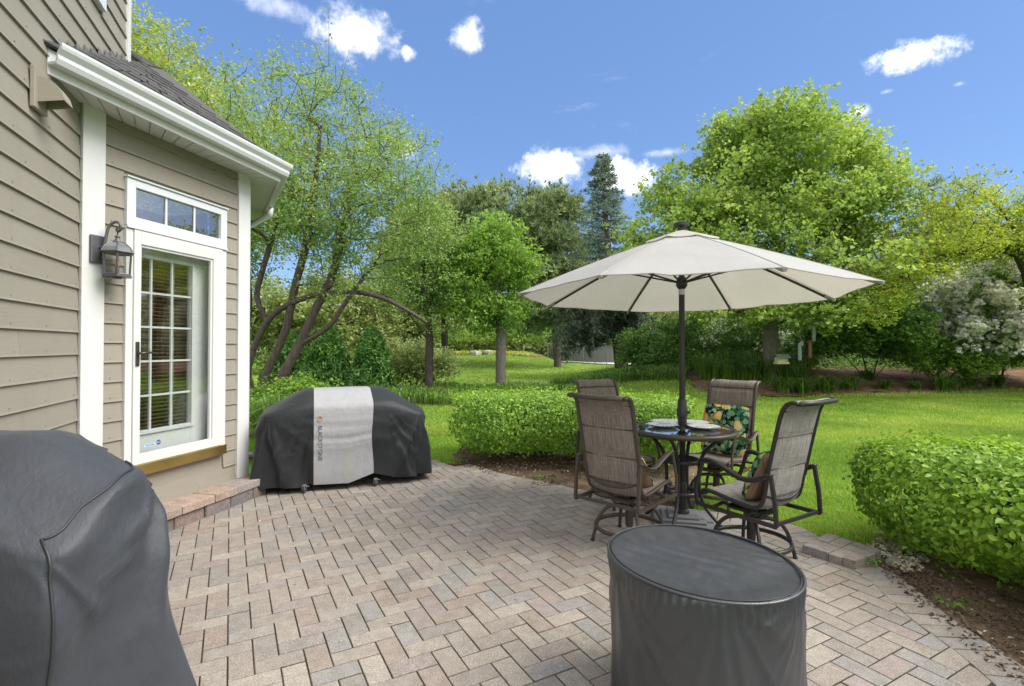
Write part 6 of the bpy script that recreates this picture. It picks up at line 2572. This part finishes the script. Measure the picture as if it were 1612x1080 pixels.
def bush(label, px, Y, ells_px, leafm, n, lsize, seed, cat='shrub', name='shrub', group=None, nt=120, flowers=None, gap=.2, spread=.16, hollow=.35):
    b = on_ground(px, Y)
    E = [ell(*e) for e in ells_px]
    limbs = []
    for e in E[:4]:
        limbs.append({'pts': [(b[0] + (e[0] - b[0]) * .1, b[1], b[2]), (b[0] + (e[0] - b[0]) * .55, b[1] + (e[1] - b[1]) * .5, b[2] + (e[2] - b[2]) * .6), (e[0], e[1], e[2])]})
    return tree(name, label, cat, b, E, limbs, M['bark_dark'], leafm, nt=nt, nl=n, lsize=lsize, spread=spread, hollow=hollow, gap=gap, r_tip=.006, seed=seed, group=group, lift=0, crown='foliage', flowers=flowers)


bush('pale-leaved dogwood bush beside the dark slim trunk', 655, 18.0, [(655, 560, 18, 55, 26), (625, 580, 18, 35, 22), (690, 575, 18, 40, 20), (660, 590, 18, 50, 14)], M['leaf_pale'], 9000, .10, 41, gap=.35)
bush('light green shrub in front of the crabapple stems, over the griddle cover', 440, 8.6, [(450, 625, 8.6, 60, 26), (410, 640, 8.6, 30, 28), (490, 618, 8.4, 40, 20), (395, 655, 8.2, 26, 34)], M['leaf_mid'], 12000, .055, 42, spread=.10, nt=150)
bush('dark dense bush right of the leaning spruce trunk', 1040, 19.5, [(1035, 545, 19.5, 60, 40), (1080, 535, 19.5, 45, 50), (1000, 565, 19.5, 30, 25), (1060, 575, 19.5, 60, 18)], M['leaf_dark'], 17000, .11, 43)
bush('dark bush dotted with small white flowers behind the maple trunk', 1160, 18.8, [(1160, 545, 18.8, 60, 40), (1210, 560, 18.8, 45, 36), (1120, 560, 18.8, 40, 32), (1190, 520, 18.8, 50, 30), (1250, 540, 19, 50, 44)], M['leaf_dark'], 18000, .10, 44,
     flowers=(150, M['flower'], .075, lambda P, q: q > .5))
bush('large dark spreading bush with bare stems under it, right of the feeders', 1370, 16.8, [(1340, 510, 16.8, 75, 45, 1.8), (1400, 520, 16.6, 80, 48, 1.8), (1300, 540, 16.8, 45, 30, 1.2), (1430, 545, 16.4, 50, 26, 1.4), (1370, 480, 17, 90, 30, 1.8)], M['leaf_dark'], 26000, .11, 45, gap=.15)
bush('fresh green shrub low in the gap before the blossoming bush', 1475, 15.9, [(1480, 560, 15.9, 45, 26), (1510, 585, 15.8, 40, 16), (1440, 570, 15.9, 35, 20), (1540, 560, 15.9, 40, 28)], M['leaf_mid'], 11000, .09, 46)
bush('tall blossoming bush covered in white flowers at the right edge', 1570, 16.2,
     [(1560, 470, 16.2, 80, 60, 1.8), (1610, 430, 16.2, 60, 55, 1.8), (1520, 510, 16, 50, 50, 1.4), (1600, 540, 16, 80, 45, 1.8), (1640, 490, 16, 70, 80, 1.8)], M['leaf_mid'], 26000, .10, 47, nt=260,
     flowers=(4600, M['flower'], .12, lambda P, q: (q > .42) & (P[:, 2] > 1.0)), gap=.12)
bush('loose light green shrub at the back of the mulch bed, left of the pine top', 1330, 24, [(1330, 455, 24, 80, 45, 2.4), (1410, 450, 24, 70, 50, 2.4), (1480, 470, 24, 90, 50, 2.4)], M['leaf_far'], 16000, .16, 48, cat='tree', name='background_tree', spread=.3)
bush('light feathery tree filling the gap behind the right-hand bushes', 1560, 24, [(1560, 420, 24, 90, 60, 2.4), (1640, 400, 24, 80, 70, 2.4), (1510, 480, 24, 80, 40, 2.2)], M['leaf_far'], 16000, .16, 49, cat='tree', name='background_tree', spread=.3)
# lit greenery far behind the lawn
bush('sunlit green tree far behind the crabapple trunks', 450, 27, [(440, 500, 27, 70, 50, 3), (510, 470, 27, 70, 60, 3), (390, 470, 27, 60, 70, 3), (480, 550, 27, 110, 36, 3)], M['leaf_far'], 17000, .2, 50, cat='tree', name='background_tree', spread=.36)
bush('light green tree behind the arborvitae, left of the pines', 590, 30, [(590, 480, 30, 70, 55, 3), (640, 510, 30, 60, 45, 3), (560, 530, 30, 80, 36, 3)], M['leaf_far'], 15000, .2, 51, cat='tree', name='background_tree', spread=.38)
bush('low green bushes round the pale stones on the mound', 720, 47, [(700, 535, 47, 40, 16, 2), (760, 530, 47, 50, 16, 2), (820, 528, 47, 40, 18, 2), (860, 520, 50, 40, 24, 2)], M['leaf_mid'], 9000, .24, 52, spread=.3)
bush('pale leafy tree beyond the fence, above the mound', 880, 56, [(880, 490, 56, 60, 30, 4), (940, 500, 56, 60, 30, 4), (820, 500, 56, 60, 24, 4)], M['leaf_far'], 12000, .34, 53, cat='tree', name='background_tree', spread=.6)

# a distant belt of woodland closes the view all round
rng = np.random.default_rng(81)
n = 60000
ang = rng.uniform(-1.25, 1.25, n)
dist = rng.uniform(62, 74, n)
x, y = np.sin(ang) * dist, np.cos(ang) * dist
top = 4.2 + 5.0 * fbm(np.stack([ang * 9, ang * 0 + 3, ang * 0], 1), 3)
zz = -1.5 + rng.random(n) ** .8 * (top + 1.5)
v, f = leaf_cards(rng, np.stack([x, y, zz], 1), np.full(n, .75), .7, .2)
wd = np_mesh('distant_woodland', v, f, M['leaf_far'])
tag(wd, 'distant belt of trees beyond the gardens', None, None, 'stuff')

# yellow ground cover and pale stones on the mound
gp_ = [(p[0], p[1]) for p in [on_ground(690, 39.2), on_ground(830, 39.6), on_ground(845, 41.5), on_ground(690, 41.5)]]
rng = np.random.default_rng(83)
n = 5000
x, y = rng.uniform(-8, 3, n), rng.uniform(38, 43, n)
k = poly_mask(x, y, gp_)
pos = np.stack([x[k], y[k], ground_z(x[k], y[k]) + .1 + rng.uniform(0, .2, k.sum())], 1)
v, f = leaf_cards(rng, pos, np.full(len(pos), .16), .6, .8)
tag(np_mesh('ground_cover', v, f, M['leaf_locust']), 'yellow-green ground cover round the pale stones', None, None, 'stuff')
ST = [(748, 566, .85, .34, 'long pale stone block set in the mound, lower left'), (768, 560, .7, .36, 'pale stone block set in the mound behind the long one'), (824, 559, .7, .2, 'pale flat stone on the right of the mound')]
for k, (px, py, w, h, lab) in enumerate(ST):
    X, Yg, Z = on_ground(px, 39.5 + k * .5)
    mbs = MB()
    mbs.lathe([(.30, -.2), (.5, .0), (.52, h * .5), (.46, h * .9), (.3, h)], (0, 0, 0), 9, rfun=lambda a, r: 1 + .18 * math.sin(a * 3 + k) + .1 * math.cos(a * 5))
    o = mbs.build('stone_block', M['pale_rock'])
    o.location = (X, Yg, Z)
    o.scale = (w, .7, 1)
    tag(o, lab, 'stone')

# chain-link fence and a grey shed wall past the spruce
fx0, fx1, fY = (862 - 806) / F_PX * 46, (955 - 806) / F_PX * 46, 46.0
fence = thing('chain_link_fence', 'grey chain-link fence beyond the mound, left of the spruce trunk', 'fence', (fx0, fY, gz(fx0, fY)))
np_ = 5
zt_f = V3(860, 541, fY)[2]
for k in range(np_ + 1):
    x = (fx1 - fx0) * k / np_
    zg = gz(fx0 + x, fY) - gz(fx0, fY)
    MB().tube([(x, 0, zg - .1), (x, 0, zt_f - gz(fx0, fY))], .035, 6).build('post', M['chain'], fence)
MB().tube([(0, 0, zt_f - gz(fx0, fY) - .02), (fx1 - fx0, 0, zt_f - gz(fx0, fY) - .02)], .025, 6).build('top_rail', M['chain'], fence)
wr = MB()
Hf = 2.2
nw_ = 70
for k in range(nw_):
    x = (fx1 - fx0) * k / nw_
    for sg in (1, -1):
        x2 = x + sg * Hf * .55
        xa, xb = max(0, min(fx1 - fx0, x)), max(0, min(fx1 - fx0, x2))
        wr.tube([(xa, 0, zt_f - gz(fx0, fY) - Hf), (xb, 0, zt_f - gz(fx0, fY) - .02)], .006, 3)
wr.build('mesh_wire', M['chain'], fence)
shed = thing('garden_wall', 'pale grey panelled wall seen past the spruce boughs', 'wall', (V3(900, 560, 58)[0], 58, -1.1))
x0w, x1w = 0, V3(990, 560, 58)[0] - V3(900, 560, 58)[0]
for k in range(5):
    a, b = x0w + (x1w - x0w) * k / 5, x0w + (x1w - x0w) * (k + 1) / 5
    MB().box(((a + b) / 2, 0, 1.3), (b - a - .06, .12, 2.5)).build('panel', M['chain'], shed)

# bird feeders under the maple
Yf = 15.4


def cord(name, a, b, parent):
    return MB().tube([a, b], .006, 4).build(name, M['metal'], parent)


c = V3(1230, 568, Yf)
bf = thing('bird_feeder', 'yellow house-shaped bird feeder with green roof hanging beside the maple trunk', 'bird feeder', c)
MB().box((0, 0, -.08), (.36, .26, .025)).box((0, 0, -.05), (.34, .24, .03)).build('tray', M['feeder_yellow'], bf)
MB().box((-.14, 0, .03), (.02, .2, .16)).box((.14, 0, .03), (.02, .2, .16)).build('end_wall', M['feeder_yellow'], bf)
MB().box((0, 0, .03), (.25, .13, .15)).build('seed_hopper', M['feeder_yellow'], bf)
MB().add([(-.2, -.19, .10), (.2, -.19, .10), (.2, 0, .20), (-.2, 0, .20), (-.2, .19, .10), (.2, .19, .10), (-.2, -.19, .085), (.2, -.19, .085), (.2, 0, .185), (-.2, 0, .185), (-.2, .19, .085), (.2, .19, .085)],
         [(0, 1, 2, 3), (3, 2, 5, 4), (6, 9, 8, 7), (9, 10, 11, 8), (0, 6, 7, 1), (4, 5, 11, 10), (0, 3, 9, 6), (3, 4, 10, 9), (1, 7, 8, 2), (2, 8, 11, 5)]).build('roof', M['feeder_green'], bf)
MB().tube([(-.16, 0, .15), (-.13, 0, .52), (-.02, 0, .58), (.12, 0, .56), (.15, 0, .15)], .006, 4).tube([(0, 0, .57), (0, 0, 1.6)], .006, 4).build('hanger', M['metal'], bf)
pole_b = on_ground(1267, Yf)
fp = thing('feeder_pole', 'thin dark pole with hooks holding the tube feeders', 'pole', pole_b)
zt_ = V3(1267, 505, Yf)[2] - pole_b[2]
MB().tube([(0, 0, -.1), (0, 0, zt_)], .016, 6).build('post', M['metal'], fp)
for dx, zz in ((-.16, V3(0, 534, Yf)[2] - pole_b[2]), (.14, V3(0, 532, Yf)[2] - pole_b[2]), (.25, V3(0, 510, Yf)[2] - pole_b[2])):
    MB().tube(catmull([(0, 0, zz - .05), (dx * .4, 0, zz + .06), (dx * .9, 0, zz + .05), (dx, 0, zz)], 4), .008, 5).build('hook', M['metal'], fp)
for px, py, h, cap, lab in ((1259, 556, .46, False, 'pale tube feeder low on the left of the thin pole'), (1275, 552, .46, True, 'tan tube feeder with copper cap right of the thin pole'),
                            (1281, 527, .42, False, 'pale tube feeder hanging highest on the thin pole'), (1262, 541, .16, True, 'small copper-capped feeder left of the thin pole top')):
    c = V3(px, py, Yf - .05)
    o = thing('tube_feeder', lab, 'bird feeder', c)
    MB().lathe([(.045, -h / 2), (.052, -h / 2 + .02), (.052, h / 2)], (0, 0, 0), 12).build('tube', M['copper'] if (cap and h > .3) else M['feeder_tube'], o, smooth=True, autosmooth=40)
    MB().lathe([(.09 if cap else .055, h / 2), (.05, h / 2 + .06), (.008, h / 2 + .09)], (0, 0, 0), 12).build('cap', M['copper'] if cap else M['feeder_tube'], o)
    MB().box((0, 0, -h * .2), (.16, .012, .012)).box((0, 0, -h * .45), (.15, .15, .012)).build('perch', M['metal'], o)
    cord('hanger', (0, 0, h / 2 + .08), (0, 0, h / 2 + .22), o)

# trees standing to the right of and behind the photographer, mirrored in the door and transom
for k, (x, y, h) in enumerate(((16, 2, 7.5), (17, -5, 8.5), (9, -12, 8.0), (22, 8, 7))):
    rngk = 90 + k
    tree('garden_tree', ['round leafy tree at the right beyond the hedge', 'tall leafy tree at the right behind the camera', 'leafy tree behind the photographer', 'leafy tree past the right edge of the lawn'][k], 'tree', (x, y, 0),
         [(x, y, h * .62, h * .36, h * .36, h * .36), (x + 1, y + 1.5, h * .45, h * .3, h * .3, h * .25)], [{'pts': [(x, y, 0), (x, y, h * .3), (x + .2, y, h * .7)]}],
         M['bark_grey'], M['leaf_mid'], nt=120, nl=9000, lsize=.26, spread=.42, gap=.25, seed=rngk, trunk_r=.2)
